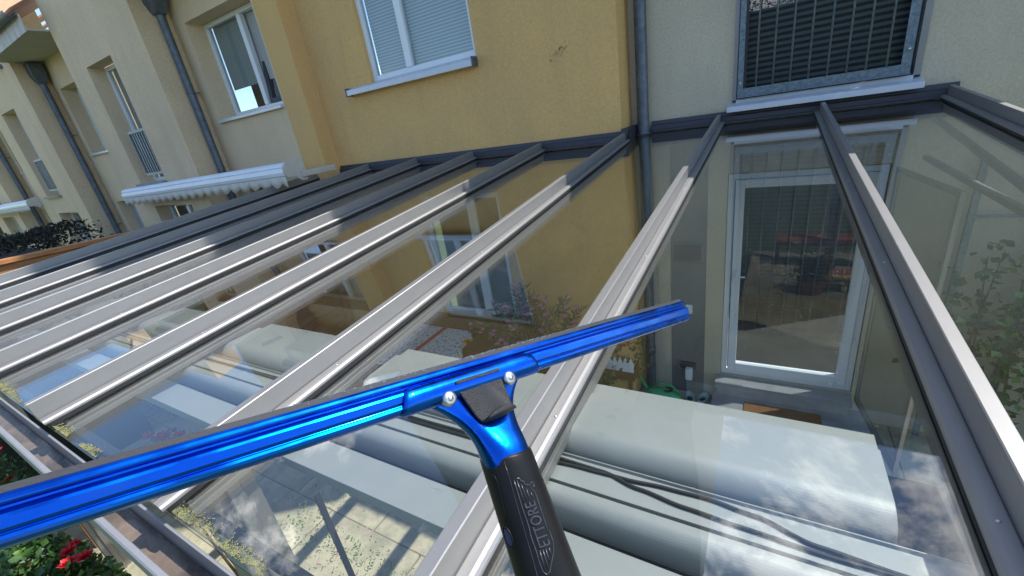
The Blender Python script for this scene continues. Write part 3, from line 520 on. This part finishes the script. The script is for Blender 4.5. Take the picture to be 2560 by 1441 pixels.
for _ in range(420):
    x=random.gauss(-.0,.065)
    if x<-.12 or x>.12: continue
    y=.0092+rnd(-.0005,.0003) if random.random()<.7 else rnd(.0075,.0092); z=.0007 if y<.0091 else rnd(-.0007,.0007); r=rnd(.0001,.0004)
    for k in range(1): b.add([(x+r*1.5,y,z),(x,y+r,z),(x-r*1.5,y,z),(x,y-r,z),(x,y,z+r),(x,y+r*.3,z-r)],[(0,1,4),(1,2,4),(2,3,4),(3,0,4),(1,0,5),(2,1,5),(3,2,5),(0,3,5)],True)
sb(b,'soapy_droplets',MT['foam'])['kind']='stuff'
# clamp jaw: rounded sleeve over the channel
jp=[]
for k in range(13):
    a=math.pi*(-.62+1.14*k/12); jp.append((-.0068+.0080*math.sin(a),.0016+.0062*math.cos(a)))
b=MB(); xs=[-.0495,-.0487,-.0465,-.043,-.033,0,.035,.043,.0475,.0492,.0500]; sc=[.80,.92,.98,1,1,1,1,1,.98,.92,.80]
V=[];m_=len(jp)+1
for x,s_ in zip(xs,sc):
    sh=(.0 if x>-.04 else 0)
    for (u,v) in jp+[(-.0095,-.007)]: V.append((x+ (u+.0068)*.25*(1 if x<0 else -1)*(abs(x)>.04),-.0068+(u+.0068)*s_,v*s_))
F=[(i*m_+j,i*m_+(j+1)%m_,(i+1)*m_+(j+1)%m_,(i+1)*m_+j) for i in range(len(xs)-1) for j in range(m_)]+[tuple(reversed(range(m_))),tuple((len(xs)-1)*m_+j for j in range(m_))]
b.add(V,F,True); sb(b,'clamp_jaw',MT['blue'])
# web: flaring fork from jaw to round neck
rows=[(-.0085,-.0400,.0440,.0045),(-.0125,-.0345,.0375,.0048),(-.0180,-.0275,.0315,.0052),(-.0250,-.0208,.0262,.0060),(-.0330,-.0150,.0232,.0078),(-.0410,-.0112,.0220,.0100),(-.0490,-.0096,.0222,.0130),(-.0570,-.0092,.0228,.0150),(-.075,-.0086,.0240,.0155)]
b=MB(); n=28; V=[]
for (y,a,c,th) in rows:
    cx=(a+c)/2; hw=(c-a)/2; pw=.38 if y>-.02 else (.38+(-y-.02)/.04*.62 if y>-.06 else 1.0)
    cz=.000+(-y)*.04-(.0035 if y>-.03 else .0035*max(0,1-(-y-.03)/.02))+.001
    for k in range(n):
        t=2*math.pi*k/n; ct,st=math.cos(t),math.sin(t)
        V.append((cx+hw*(abs(ct)**pw)*(1 if ct>0 else -1),y+ (.0 if y<-.05 else 0)-.07*(hw*ct)*0, cz+th*(abs(st)**min(1,pw+.3))*(1 if st>0 else -1)))
F=[(i*n+k,(i+1)*n+k,(i+1)*n+(k+1)%n,i*n+(k+1)%n) for i in range(len(rows)-1) for k in range(n)]+[tuple(range(n))]
b.add(V,F,True); wb=sb(b,'fork',MT['blue']); ss=wb.modifiers.new('s','SUBSURF'); ss.levels=1; ss.render_levels=2
# trigger plate
b=MB(); T_=[(-.0160,-.0058),(.0167,-.0045),(.0192,-.0307),(-.0062,-.0326)]; nx,ny=18,16; V=[]
for j in range(ny+1):
    v=j/ny
    for i in range(nx+1):
        u=i/nx; p0=Vector(T_[0]).lerp(Vector(T_[1]),u); p1=Vector(T_[3]).lerp(Vector(T_[2]),u); p=p0.lerp(p1,v)
        w_=max(0,min(1,(v-.18)/.82)); hump=w_**.8*.0062*max(0,1-((u-.53)/(.10+.46*w_))**2) if abs((u-.53)/(.10+.46*w_))<1 else 0
        V.append((p.x,p.y+(hump*.9 if v==1 else 0),.0066+.0022*v+hump))
F=[(j*(nx+1)+i,(j+1)*(nx+1)+i,(j+1)*(nx+1)+i+1,j*(nx+1)+i+1) for j in range(ny) for i in range(nx)]
b.add(V,F,True); pl=sb(b,'trigger',MT['black']); s_=pl.modifiers.new('t','SOLIDIFY'); s_.thickness=.0022; s_.offset=-1
sb(MB().ext([(-.0055,.0068),(-.0037,.0074),(-.0033,.0090),(-.0051,.0090)],lambda u,v:(-.0158,u,v),lambda u,v:(.0168,u,v)),'hinge_bar',MT['black'],pl)
for (x,y) in ((-.0222,-.0122),(.0232,-.0118)):
    b=MB().lathe((x,y,.0),[(.0001,.0093),(.0028,.0092),(.0043,.0085),(.0047,.0072),(.0047,.0020)],20); b.lathe((x,y,.0),[(.0001,.0097),(.0017,.0096),(.0019,.0090)],16)
    sb(b,'rivet',MT['steel'])
# rubber grip
gx=.0078
def grip_ring(y):   # centre z, radii
    t=(-y-.055)/.13; return (.0018+.024*max(0,t)*.75, .0168+.0035*t, .0165+.003*t)
def gsurf(y,ang,e=0.):
    z,a,c=grip_ring(y); a+=e; c+=e; ca,sa=math.cos(ang),math.sin(ang); return (gx+a*ca,y-.0018*ca-(0),z+c*sa)
b=MB(); n=48; ys=[-.0552,-.0556,-.057,-.062]+[-.062-.006*i for i in range(1,24)]
V=[]
for i,y in enumerate(ys):
    e=-.0016 if i==0 else (-.0004 if i==1 else 0)
    for k in range(n): V.append(gsurf(y,2*math.pi*k/n,e))
F=[(i*n+k,i*n+(k+1)%n,(i+1)*n+(k+1)%n,(i+1)*n+k) for i in range(len(ys)-1) for k in range(n)]+[tuple(range(n))]
F+=[tuple((len(ys)-1)*n+k for k in reversed(range(n)))]
b.add(V,F,True); gp_=sb(b,'grip',MT['grip'])
# raised seam and wing frame + lettering on the grip
def ridge(pts,r=.00035,close=False):
    q=[]; 
    for (y,a) in pts: q.append(gsurf(y,a,.00005))
    if close: q.append(q[0])
    return q
em=MB()
em.tube(ridge([(-.058,2.2),(-.067,2.212),(-.081,2.262),(-.0965,2.3),(-.1105,2.338),(-.125,2.39),(-.15,2.45)]),.00020,5)
for pts in (
 [(-.069,2.09),(-.069,1.90),(-.0708,1.875),(-.0712,1.80),(-.0735,1.775),(-.0740,1.63),(-.077,1.60),(-.0785,1.53),(-.0835,1.53),(-.0925,1.55),(-.0995,1.58),(-.101,1.53),(-.106,1.53),(-.1095,1.60),(-.113,1.72),(-.1155,1.83),(-.1195,1.97),(-.1205,2.09),(-.1185,2.17),(-.113,2.18),(-.1085,2.16),(-.102,2.17),(-.0985,2.16),(-.096,2.13),(-.0915,2.13),(-.0845,2.13),(-.0805,2.12),(-.0735,2.10),(-.069,2.09)],
 [(-.0695,2.0),(-.076,2.0),(-.082,2.01)],[(-.0725,1.9),(-.076,1.9),(-.081,1.90)],[(-.0755,1.788),(-.0785,1.79),(-.081,1.80)],[(-.078,1.67),(-.081,1.68)],
 [(-.108,2.05),(-.113,2.07),(-.1185,2.09)],[(-.108,1.95),(-.113,1.96),(-.1175,1.98)],[(-.108,1.85),(-.1150,1.88)],[(-.108,1.74),(-.112,1.76)]):
    em.tube(ridge(pts),.00042,6)
em.tube([gsurf(-.0745+.0014*math.cos(t*.6),1.49+.075*math.sin(t*.6),.0001) for t in range(12)],.0002,5)
sb(em,'embossed_wing_emblem',MT['grip_worn_hl'],gp_)
def text_on_grip(txt,y_start,y_end,ang0,ang1,parent):
    cu=D.curves.new('t','FONT'); cu.body=txt; cu.size=1; cu.extrude=.04; cu.resolution_u=3
    ob=D.objects.new('t',cu); COL.objects.link(ob); dg=bpy.context.evaluated_depsgraph_get(); me=D.meshes.new_from_object(ob.evaluated_get(dg)); D.objects.remove(ob)
    xs=[v.co.x for v in me.vertices]; yy=[v.co.y for v in me.vertices]; x0,x1,y0,y1=min(xs),max(xs),min(yy),max(yy)
    vs=[]
    for v in me.vertices:
        u=(v.co.x-x0)/(x1-x0); w=(v.co.y-y0)/(y1-y0); vs.append(gsurf(y_start+(y_end-y_start)*u,ang1+(ang0-ang1)*w,.0006 if v.co.z>0 else -.0004))
    b=MB(); b.add(vs,[tuple(p.vertices) for p in me.polygons]); D.meshes.remove(me)
    return sb(b,'raised_lettering',MT['grip_worn_hl'],parent)
text_on_grip('ETTORE',-.1068,-.0828,2.03,1.66,gp_)
text_on_grip('R',-.0753,-.0737,1.525,1.455,gp_)
b=MB(); b.tube([gsurf(-.100+.0060*math.cos(t*.5236),3.02+.20*math.sin(t*.5236),.0001) for t in range(13)],.0006,6); sb(b,'release_button_rim',MT['grip'],gp_)
b=MB(); b.add([gsurf(-.100+.0048*math.cos(t*.5236),3.02+.16*math.sin(t*.5236),.0003) for t in range(12)],[tuple(range(12))]); sb(b,'release_button',mat('dark_blue_button',(.012,.02,.10),.4),gp_)
sb(MB().tube([gsurf(-.0645,2.93,.0001),gsurf(-.0655,2.73,.0001),gsurf(-.069,2.70,.0001),gsurf(-.0775,2.75,.0001),gsurf(-.0885,2.80,.0001),gsurf(-.0918,2.9,.0001),gsurf(-.092,3.05,.0001)],.0003,6),'moulded_panel_line',MT['grip'],gp_)
# ------------------------------------------------------------------ things on the terrace
def roses(name,c,rx,ry,rz,nl,fl,label,leafm='leaf',fm='redf',petal=.03,lw=(.05,.02),stemz=FZ,cat='rose bush'):
    t=thing(name,(c[0],c[1],stemz),label,cat)
    st=MB()
    for _ in range(9):
        q=(c[0]+rnd(-.7,.7)*rx,c[1]+rnd(-.7,.7)*ry,c[2]+rnd(-.2,.8)*rz); st.tube([(c[0]+rnd(-.05,.05),c[1]+rnd(-.05,.05),stemz),((c[0]+q[0])/2,(c[1]+q[1])/2,(stemz+q[2])/2),q],[.012,.008,.003],6)
    st.build('stem',MT['stem'],t)
    def fnp():
        while True:
            p=Vector((rnd(-1,1),rnd(-1,1),rnd(-1,1)))
            if .25<p.length<1 and noise.noise(Vector((p.x*2.2+c[0],p.y*2.2,p.z*2.2)))>-.22: return (c[0]+p.x*rx,c[1]+p.y*ry,c[2]+p.z*rz)
    for k,(mm,nn) in enumerate(((leafm,nl),('leafl',nl//6))):
        b=MB(); foliage(b,fnp,nn,*lw); b.build('foliage',MT[mm],t)
    for f_ in fl:
        b=MB(); b_=Vector(f_)
        for ring,(rr,nn,tilt) in enumerate(((1,7,.35),(.7,6,.8),(.4,5,1.6))):
            for k in range(nn):
                a=2*math.pi*k/nn+ring*.5; d=Vector((math.cos(a),math.sin(a),tilt)).normalized()
                b.leaf(b_,d,(0,0,1),petal*(.7+.4*rr),petal*.42)
        b.build('flower',MT[fm],t)
    return t
roses('rose_bush',(-3.3,-4.62,-2.35),1.15,.42,.55,9000,[(-3.5,-4.30,-2.0),(-3.42,-4.33,-1.97),(-3.2,-4.30,-1.93),(-3.30,-4.36,-1.96),(-3.55,-4.50,-1.98),(-3.0,-4.62,-1.85),(-2.6,-4.5,-2.0)],'rose bush with red blooms growing below the roof gutter at the lower left',petal=.045,lw=(.055,.02))
roses('rose_bush',(-5.6,-4.6,-2.5),.8,.5,.6,4200,[(-5.4,-4.3,-2.2),(-5.9,-4.25,-2.1)],'darker rose bush further left beyond the gutter, almost out of the picture',petal=.045)
roses('potted_rose',(-3.0,-3.78,-1.62),.16,.13,.20,260,[(-2.93,-3.80,-1.40),(-3.00,-3.78,-1.45),(-2.90,-3.74,-1.44),(-3.06,-3.83,-1.42)],'pink and red blooms seen through the glass left of the blue blade',fm='redf',petal=.04,lw=(.04,.015),cat='potted rose')
# oleander
ol=thing('oleander',(-2.15,-.85,FZ),'pink flowering oleander in a pot against the yellow wall','oleander')
MB().lathe((-2.15,-.85,FZ),[(.001,.0),(.17,0),(.23,.36),(.25,.38),(.22,.38),(.2,.34),(.001,.33)],24).build('pot',MT['terra'],ol)
st=MB(); lf=MB(); ends=[]
for k in range(46):
    a=rnd(0,6.283); R0=rnd(.08,.62); z=rnd(-2.2,-1.62)-R0*.22; e=Vector((-2.15+R0*math.cos(a)*1.05,-.85+R0*math.sin(a)*.6,z)); s0=Vector((-2.15,-.85,FZ+.33)); m_=(s0+e)/2+Vector((0,0,.18))
    st.tube([s0,m_,e],[.008,.006,.003],5); ends.append(e)
    for j in range(60):
        t_=rnd(.35,1.02); p=s0*(1-t_)**2+m_*2*t_*(1-t_)+e*t_*t_; lf.leaf(p,(rnd(-1,1),rnd(-1,1),rnd(.0,1.2)),(rnd(-1,1),rnd(-1,1),1),rnd(.08,.15),.013)
st.build('stem',MT['stem'],ol); lf.build('foliage',MT['ole'],ol)
fb=MB()
for e in ends:
    for _ in range(random.choice((4,7,10))):
        c=e+Vector((random.gauss(0,.03),random.gauss(0,.03),random.gauss(.01,.025)))
        for k in range(5): fb.leaf(c,(math.cos(k*1.257),math.sin(k*1.257),rnd(.1,.5)),(0,0,1),.030,.014)
fb.build('blossom',MT['pinkf'],ol)
# table with flowered cloth
def cloth_mat():
    M=D.materials.new('flowered_tablecloth'); M.use_nodes=True; t=M.node_tree; b=t.nodes['Principled BSDF']; b.inputs['Roughness'].default_value=.85
    tc=N(t,'ShaderNodeTexCoord'); sp=N(t,'ShaderNodeSeparateXYZ'); t.links.new(tc.outputs['Object'],sp.inputs[0])
    n=N(t,'ShaderNodeTexNoise'); n.inputs['Scale'].default_value=22; n.inputs['Detail'].default_value=5; t.links.new(tc.outputs['Object'],n.inputs[0])
    r=N(t,'ShaderNodeValToRGB'); r.color_ramp.interpolation='CONSTANT'; e=r.color_ramp.elements; e[0].position=0; e[0].color=(.62,.63,.64,1); e[1].position=.57; e[1].color=(.16,.10,.07,1); q=e.new(.62); q.color=(.62,.63,.64,1)
    t.links.new(n.outputs[0],r.inputs[0])
    v=N(t,'ShaderNodeTexVoronoi'); v.inputs['Scale'].default_value=3.6; t.links.new(tc.outputs['Object'],v.inputs[0]); lt=N(t,'ShaderNodeValToRGB'); lt.color_ramp.interpolation='CONSTANT'
    e=lt.color_ramp.elements; e[0].position=0; e[0].color=(.45,.10,.02,1); e[1].position=.12; e[1].color=(.80,.42,.06,1); q=e.new(.24); q.color=(0,0,0,1); t.links.new(v.outputs['Distance'],lt.inputs[0])
    gt=N(t,'ShaderNodeMath',operation='LESS_THAN'); gt.inputs[1].default_value=.24; t.links.new(v.outputs['Distance'],gt.inputs[0])
    m1=N(t,'ShaderNodeMix',data_type='RGBA'); t.links.new(gt.outputs[0],m1.inputs[0]); t.links.new(r.outputs[0],m1.inputs[6]); t.links.new(lt.outputs[0],m1.inputs[7])
    ab=N(t,'ShaderNodeMath',operation='COMPARE'); ab.inputs[1].default_value=0; ab.inputs[2].default_value=.035; t.links.new(sp.outputs[0],ab.inputs[0])
    m2=N(t,'ShaderNodeMix',data_type='RGBA'); t.links.new(ab.outputs[0],m2.inputs[0]); t.links.new(m1.outputs[2],m2.inputs[6]); m2.inputs[7].default_value=(.45,.04,.03,1); t.links.new(m2.outputs[2],b.inputs['Base Color']); return M
MT['cloth']=cloth_mat()
tb=thing('garden_table',(-3.65,-1.15,FZ),'garden table standing in front of the yellow house, hidden by its flowered cloth','table')
MB().box((-4.25,-1.6,-2.53),(-3.14,-.58,-2.505)).build('tabletop',MT['woodd'],tb)
for x in (-4.15,-3.25):
    for y in (-1.5,-.7): MB().box((x-.025,y-.025,FZ),(x+.025,y+.025,-2.531)).build('leg',MT['alu_dark'],tb)
b=MB(); n=40
ring=[]
for k in range(n):
    a=2*math.pi*k/n; ca,sa=math.cos(a),math.sin(a); q=5; r=1/((abs(ca)**q+abs(sa)**q)**(1/q)); ring.append((ca*r,sa*r))
V=[(-3.695+.60*x,-1.09+.56*y,-2.502) for x,y in ring]+[(-3.695+.605*x*(1+.02*math.sin(k*1.9)),-1.09+.565*y*(1+.02*math.cos(k*1.7)),-2.52) for k,(x,y) in enumerate(ring)]+[(-3.695+.62*x*(1+.05*math.sin(k*1.9)),-1.09+.58*y*(1+.05*math.cos(k*1.7)),-2.70) for k,(x,y) in enumerate(ring)]
b.add(V,[tuple(range(n))]+[(i*n+k,i*n+(k+1)%n,(i+1)*n+(k+1)%n,(i+1)*n+k) for i in range(2) for k in range(n)][::1])
tag(b.build('tablecloth',MT['cloth'],off=(-3.65,-1.1,-2.5)),'white cloth with red stripe and orange flowers on the garden table','tablecloth')
# white planter, picket planter with red flowers
MB_=MB().box((-3.42,-.62,FZ),(-2.95,-.42,-2.78)); tag(MB_.build('white_storage_box',MT['white'],bevel=.01),'plain white box standing beside the oleander','box')
pk=thing('picket_planter',(-1.38,-.32,FZ),'planter with zigzag white picket front and red flowers beside the downpipe','planter')
MB().box((-1.62,-.42,-2.95),(-1.14,-.20,-2.80)).build('trough',MT['woodd'],pk)
b=MB()
for k in range(8):
    x=-1.62+.06*k; b.ext([(x,-2.82),(x+.058,-2.82),(x+.058,-2.72),(x+.029,-2.64),(x,-2.72)],lambda u,v:(u,-.44,v),lambda u,v:(u,-.425,v))
b.build('picket_front',MT['white'],pk)
b=MB(); foliage(b,lambda:(-1.4+random.gauss(0,.15),-.30+random.gauss(0,.07),-2.62+random.gauss(0,.11)),700,.05,.02); b.build('foliage',MT['leaf'],pk)
for p in ((-1.2,-.36,-2.48),(-1.27,-.38,-2.52),(-1.34,-.40,-2.6),(-1.18,-.33,-2.56)):
    b=MB()
    for k in range(14): b.leaf(p,(rnd(-1,1),rnd(-1,1),rnd(0,1)),(0,0,1),.045,.018)
    b.build('flower',MT['redf'],pk)
for x in (-1.58,-1.2): MB().box((x-.02,-.4,FZ),(x+.02,-.22,-2.951)).build('leg',MT['woodd'],pk)
pp=thing('potted_plant',(-1.62,-.62,FZ),'low leafy plant in a grey-rimmed pot left of the downpipe','potted plant')
MB().lathe((-1.62,-.62,FZ),[(.001,0),(.16,0),(.22,.28),(.24,.30),(.215,.30),(.2,.27),(.001,.26)],26).build('pot',MT['alu_dark'],pp)
b=MB(); foliage(b,lambda:(-1.62+random.gauss(0,.14),-.62+random.gauss(0,.12),FZ+.38+random.gauss(0,.09)),900,.06,.018,.8); b.build('foliage',MT['leaf'],pp)
# watering can
wc=thing('watering_can',(-.88,-.32,FZ),'green plastic watering can lying by the downpipe','watering can')
b=MB(); n=24; V=[]
for i in range(9):
    t=i/8; x=-1.02+.36*t; r=.115*math.sin(math.pi*min(.98,max(.08,t*.85+.12)))**.5
    for k in range(n): a=6.283*k/n; V.append((x,-.34+r*.75*math.cos(a),FZ+.12+r*math.sin(a)))
b.add(V,[(i*n+k,(i+1)*n+k,(i+1)*n+(k+1)%n,i*n+(k+1)%n) for i in range(8) for k in range(n)]+[tuple(range(n)),tuple(8*n+k for k in reversed(range(n)))],True)
b.build('tank',MT['plastic_g'],wc)
MB().tube([(-.98,-.33,FZ+.12),(-1.1,-.25,FZ+.22),(-1.22,-.14,FZ+.36)],[.028,.02,.013],12).build('spout',MT['plastic_g'],wc)
MB().tube([(-.96,-.34,FZ+.22),(-.88,-.34,FZ+.30),(-.75,-.34,FZ+.28),(-.68,-.34,FZ+.18)],.012,10).build('handle',MT['plastic_g'],wc)
MB().lathe((-.80,-.34,FZ+.226),[(.001,.0),(.05,.002),(.055,0)],20).build('filler_opening',mat('dark_hole',(.01,.04,.01),.8),wc)
# clogs
def clog(x,y,rz,label):
    t=thing('clog',(x,y,FZ),label,'clog','pale blue clogs by the door step')
    b=MB(); n=20; V=[]
    prof=[(0,.045),(.03,.052),(.07,.048),(.11,.05),(.16,.054),(.205,.045),(.235,.022)]
    c_,s_=math.cos(rz),math.sin(rz)
    for zi,(sc,z) in enumerate(((.95,0),(1,.02),(1,.045),(.86,.06))):
        for k in range(n):
            a=6.283*k/n; u=.115*math.cos(a)*sc; v=.052*math.sin(a)*sc*(1+.1*math.cos(a)); V.append((x+u*c_-v*s_,y+u*s_+v*c_,FZ+z))
    for k in range(n): a=6.283*k/n; u=-.03+.07*math.cos(a); v=.036*math.sin(a); V.append((x+u*c_-v*s_,y+u*s_+v*c_,FZ+.062))
    for k in range(n): a=6.283*k/n; u=-.03+.068*math.cos(a); v=.034*math.sin(a); V.append((x+u*c_-v*s_,y+u*s_+v*c_,FZ+.02))
    b.add(V,[(i*n+k,i*n+(k+1)%n,(i+1)*n+(k+1)%n,(i+1)*n+k) for i in range(5) for k in range(n)],True); b.build('shoe_body',MT['clog'],t)
    b=MB(); b.add([(V[5*n+k][0],V[5*n+k][1],FZ+.021) for k in range(n)],[tuple(range(n))]); b.build('insole',MT['alu_dark'],t)
clog(-.60,-.16,1.75,'left pale blue clog standing beside the watering can'); clog(-.46,-.13,1.35,'right pale blue clog standing nearest the door step')
MB().box((-.37,-.95,FZ),(.98,.0,-3.142)).build('door_step',MT['stone'],hA,bevel=.008)
tag(MB().box((-.06,-.62,-3.141),(.60,-.19,-3.124)).build('doormat',MT['coir'],bevel=.004),'brown coir doormat in front of the patio door step','doormat')
# opened insect-screen leaf at the door's right
sl=thing('insect_screen_door',(.86,-.05,FZ),'grey framed insect screen leaf swung open at the right of the patio door','screen door')
A=Vector((.868,-.04,0)); B=Vector((1.0,-.955,0)); d=(B-A).normalized(); o=Vector((d.y,-d.x,0))
def leafbox(u0,u1,z0,z1): 
    return MB().obox(A+d*(u0+u1)/2+Vector((0,0,(z0+z1)/2)),d,o,(0,0,1),(u1-u0)/2,.012,(z1-z0)/2)
Lg=(B-A).length; b=MB()
for r_ in ((0,.035,-3.0,-.80),(Lg-.035,Lg,-3.0,-.80),(.035,Lg-.035,-.835,-.80),(.035,Lg-.035,-3.0,-2.95)):
    q=leafbox(*r_); b.add(q.v,q.f)
b.build('frame',MT['alu'],sl)
Ms=glass('insect_mesh',(.55,.55,.55),.3,.4)
q=leafbox(.035,Lg-.035,-2.95,-.835); q.v=[tuple(Vector(v)) for v in q.v]; MB().add([tuple(A+d*.035+Vector((0,0,-2.95))),tuple(A+d*(Lg-.035)+Vector((0,0,-2.95))),tuple(A+d*(Lg-.035)+Vector((0,0,-.835))),tuple(A+d*.035+Vector((0,0,-.835)))],[(0,1,2,3)]).build('mesh_screen',Ms,sl)
# trellis with climber on the right part of the wall
tr=thing('wall_trellis',(1.7,-.06,FZ),'grey metal trellis posts on the wall at the lower right','trellis')
for x in (1.33,1.72,2.15): MB().box((x-.02,-.08,FZ),(x+.02,-.05,-.75)).build('upright',MT['galv'],tr)
for z in (-1.2,-2.1): MB().box((1.31,-.05,z-.012),(2.17,-.035,z+.012)).build('cross_rail',MT['galv'],tr)
iv=thing('climbing_plant',(1.75,-.2,FZ),'leafy green climber on the trellis at the lower right, seen through the glass','climber')
b=MB()
for k in range(7):
    x=1.45+.13*k; b.tube([(x,-.1,FZ),(x+rnd(-.1,.1),-.12,-2.4),(x+rnd(-.2,.2),-.11,-1.5)],[.012,.008,.004],6)
b.build('stem',MT['stem'],iv)
b=MB(); foliage(b,lambda:(1.75+random.gauss(0,.24),-.16+random.gauss(0,.06),min(-1.35+rnd(-.3,0),-2.15+random.gauss(0,.42))),620,.07,.032); b.build('foliage',MT['leaf'],iv)
b=MB(); foliage(b,lambda:(1.85+random.gauss(0,.2),-.42+random.gauss(0,.1),-1.95+random.gauss(0,.3)),170,.075,.035); b.build('foliage',MT['leafl'],iv)
# objects mirrored in the patio door
bn=thing('garden_bench',(.75,-4.35,FZ),'low bench with rust cushion behind the camera, mirrored in the patio door','bench')
MB().box((.2,-4.55,-2.86),(1.5,-4.15,-2.82)).build('seat',MT['woodd'],bn); MB().box((.22,-4.53,-2.819),(1.48,-4.17,-2.74)).build('cushion',MT['org'],bn,bevel=.02)
for x in (.25,1.45): MB().box((x-.03,-4.5,FZ),(x+.03,-4.2,-2.861)).build('leg',MT['woodd'],bn)
tp=thing('terracotta_pot_plant',(.72,-3.05,FZ),'leafy plant in a terracotta pot mirrored in the patio door','potted plant')
MB().lathe((.72,-3.05,FZ),[(.001,0),(.13,0),(.2,.2),(.22,.22),(.19,.22),(.17,.19),(.001,.18)],24).build('pot',MT['terra'],tp)
b=MB(); foliage(b,lambda:(.70+random.gauss(0,.12),-3.05+random.gauss(0,.12),FZ+.36+random.gauss(0,.1)),500,.09,.02,.8); b.build('foliage',MT['leaf'],tp)
pc=thing('striped_stool',(1.03,-3.22,FZ),'stool with yellow, red and orange striped cushion mirrored in the patio door','stool')
for x in (.88,1.18):
    for y in (-3.36,-3.10): MB().box((x-.015,y-.015,FZ),(x+.015,y+.015,-3.06)).build('leg',MT['alu_dark'],pc)
MB().box((.84,-3.42,-3.06),(1.22,-3.05,-3.04)).build('seat',MT['woodd'],pc)
for k,(mm,y) in enumerate((('yel',-3.12),('red',-3.24),('org',-3.36))):
    MB().box((.83,y-.059,-3.039),(1.23,y+.059,-2.99)).build('cushion_stripe',MT[mm],pc,bevel=.01)
# garden beyond, mirrored in the windows
b=MB(); foliage(b,lambda:(rnd(-9,9),-13+random.gauss(0,.3),rnd(FZ,-1.0)),9000,.16,.07)
tag(b.build('garden_hedge',MT['leaf']),'long green hedge at the far end of the garden, seen only as a reflection','hedge')
b=MB(); foliage(b,lambda:(rnd(-26,20),-24+random.gauss(0,.8),FZ+6.9*random.random()**.5*(1+.25*noise.noise(Vector((b.v[-1][0]*.3 if b.v else 0,0,0))))),24000,.13,.06)
b.box((-27,-26,FZ),(21,-23.6,FZ+6.3)); tag(b.build('dark_backdrop_trees',MT['hedge']),'unseen dark belt of distant trees, added to darken the window reflections','trees',kind='stuff')  # tree belt added out of view to darken what the panes mirror
for (x,y,s_,lab) in ((-13.5,-15,1.1,'left garden tree mirrored in the windows'),(3.2,-16,.7,'middle garden tree mirrored in the windows'),(9,-14.5,1.2,'right garden tree mirrored in the windows')):
    t=thing('garden_tree',(x,y,FZ),lab,'tree'); MB().tube([(x,y,FZ),(x+.1,y,FZ+1.4*s_),(x,y+.1,FZ+3*s_)],[.14,.1,.05],10).build('trunk',MT['stem'],t)
    b=MB()
    def f_():
        while True:
            p=Vector((rnd(-1,1),rnd(-1,1),rnd(-1,1)))
            if p.length<1 and noise.noise(p*2+Vector((x,0,0)))>-.15: return (x+p.x*1.7*s_,y+p.y*1.6*s_,FZ+3.3*s_+p.z*1.5*s_)
    foliage(b,f_,3500,.16,.07); b.build('crown',MT['leaf'],t)
# small red and pink petals on the paving
b=MB()
for _ in range(150):
    x=rnd(-4.4,-1.2); y=-3.0+random.gauss(0,.5)
    if y<-4.5 or y>-1.0: continue
    r=rnd(.006,.014); a=rnd(0,6.28); b.add([(x+r*math.cos(a+k*1.57),y+r*math.sin(a+k*1.57),FZ+.003+(.004 if k%2 else 0)) for k in range(4)],[(0,1,2,3)])
tag(b.build('fallen_petals',MT['pinkf']),'fallen pink petals scattered on the sunlit paving','petals',kind='stuff')
b=MB(); foliage(b,lambda:(-2.9+random.gauss(0,.55),-3.15+random.gauss(0,.10)+.0,FZ+.01+abs(random.gauss(0,.02))),420,.03,.007,.8)
foliage(b,lambda:(-3.6+random.gauss(0,.2),-2.6+random.gauss(0,.5),FZ+.02+abs(random.gauss(0,.05))),350,.035,.008,.8)
tag(b.build('paving_weeds',MT['leafl']),'low weeds growing in the paving joints under the roof','weeds',kind='stuff')
for o in D.objects:
    if '_org' in o: del o['_org']
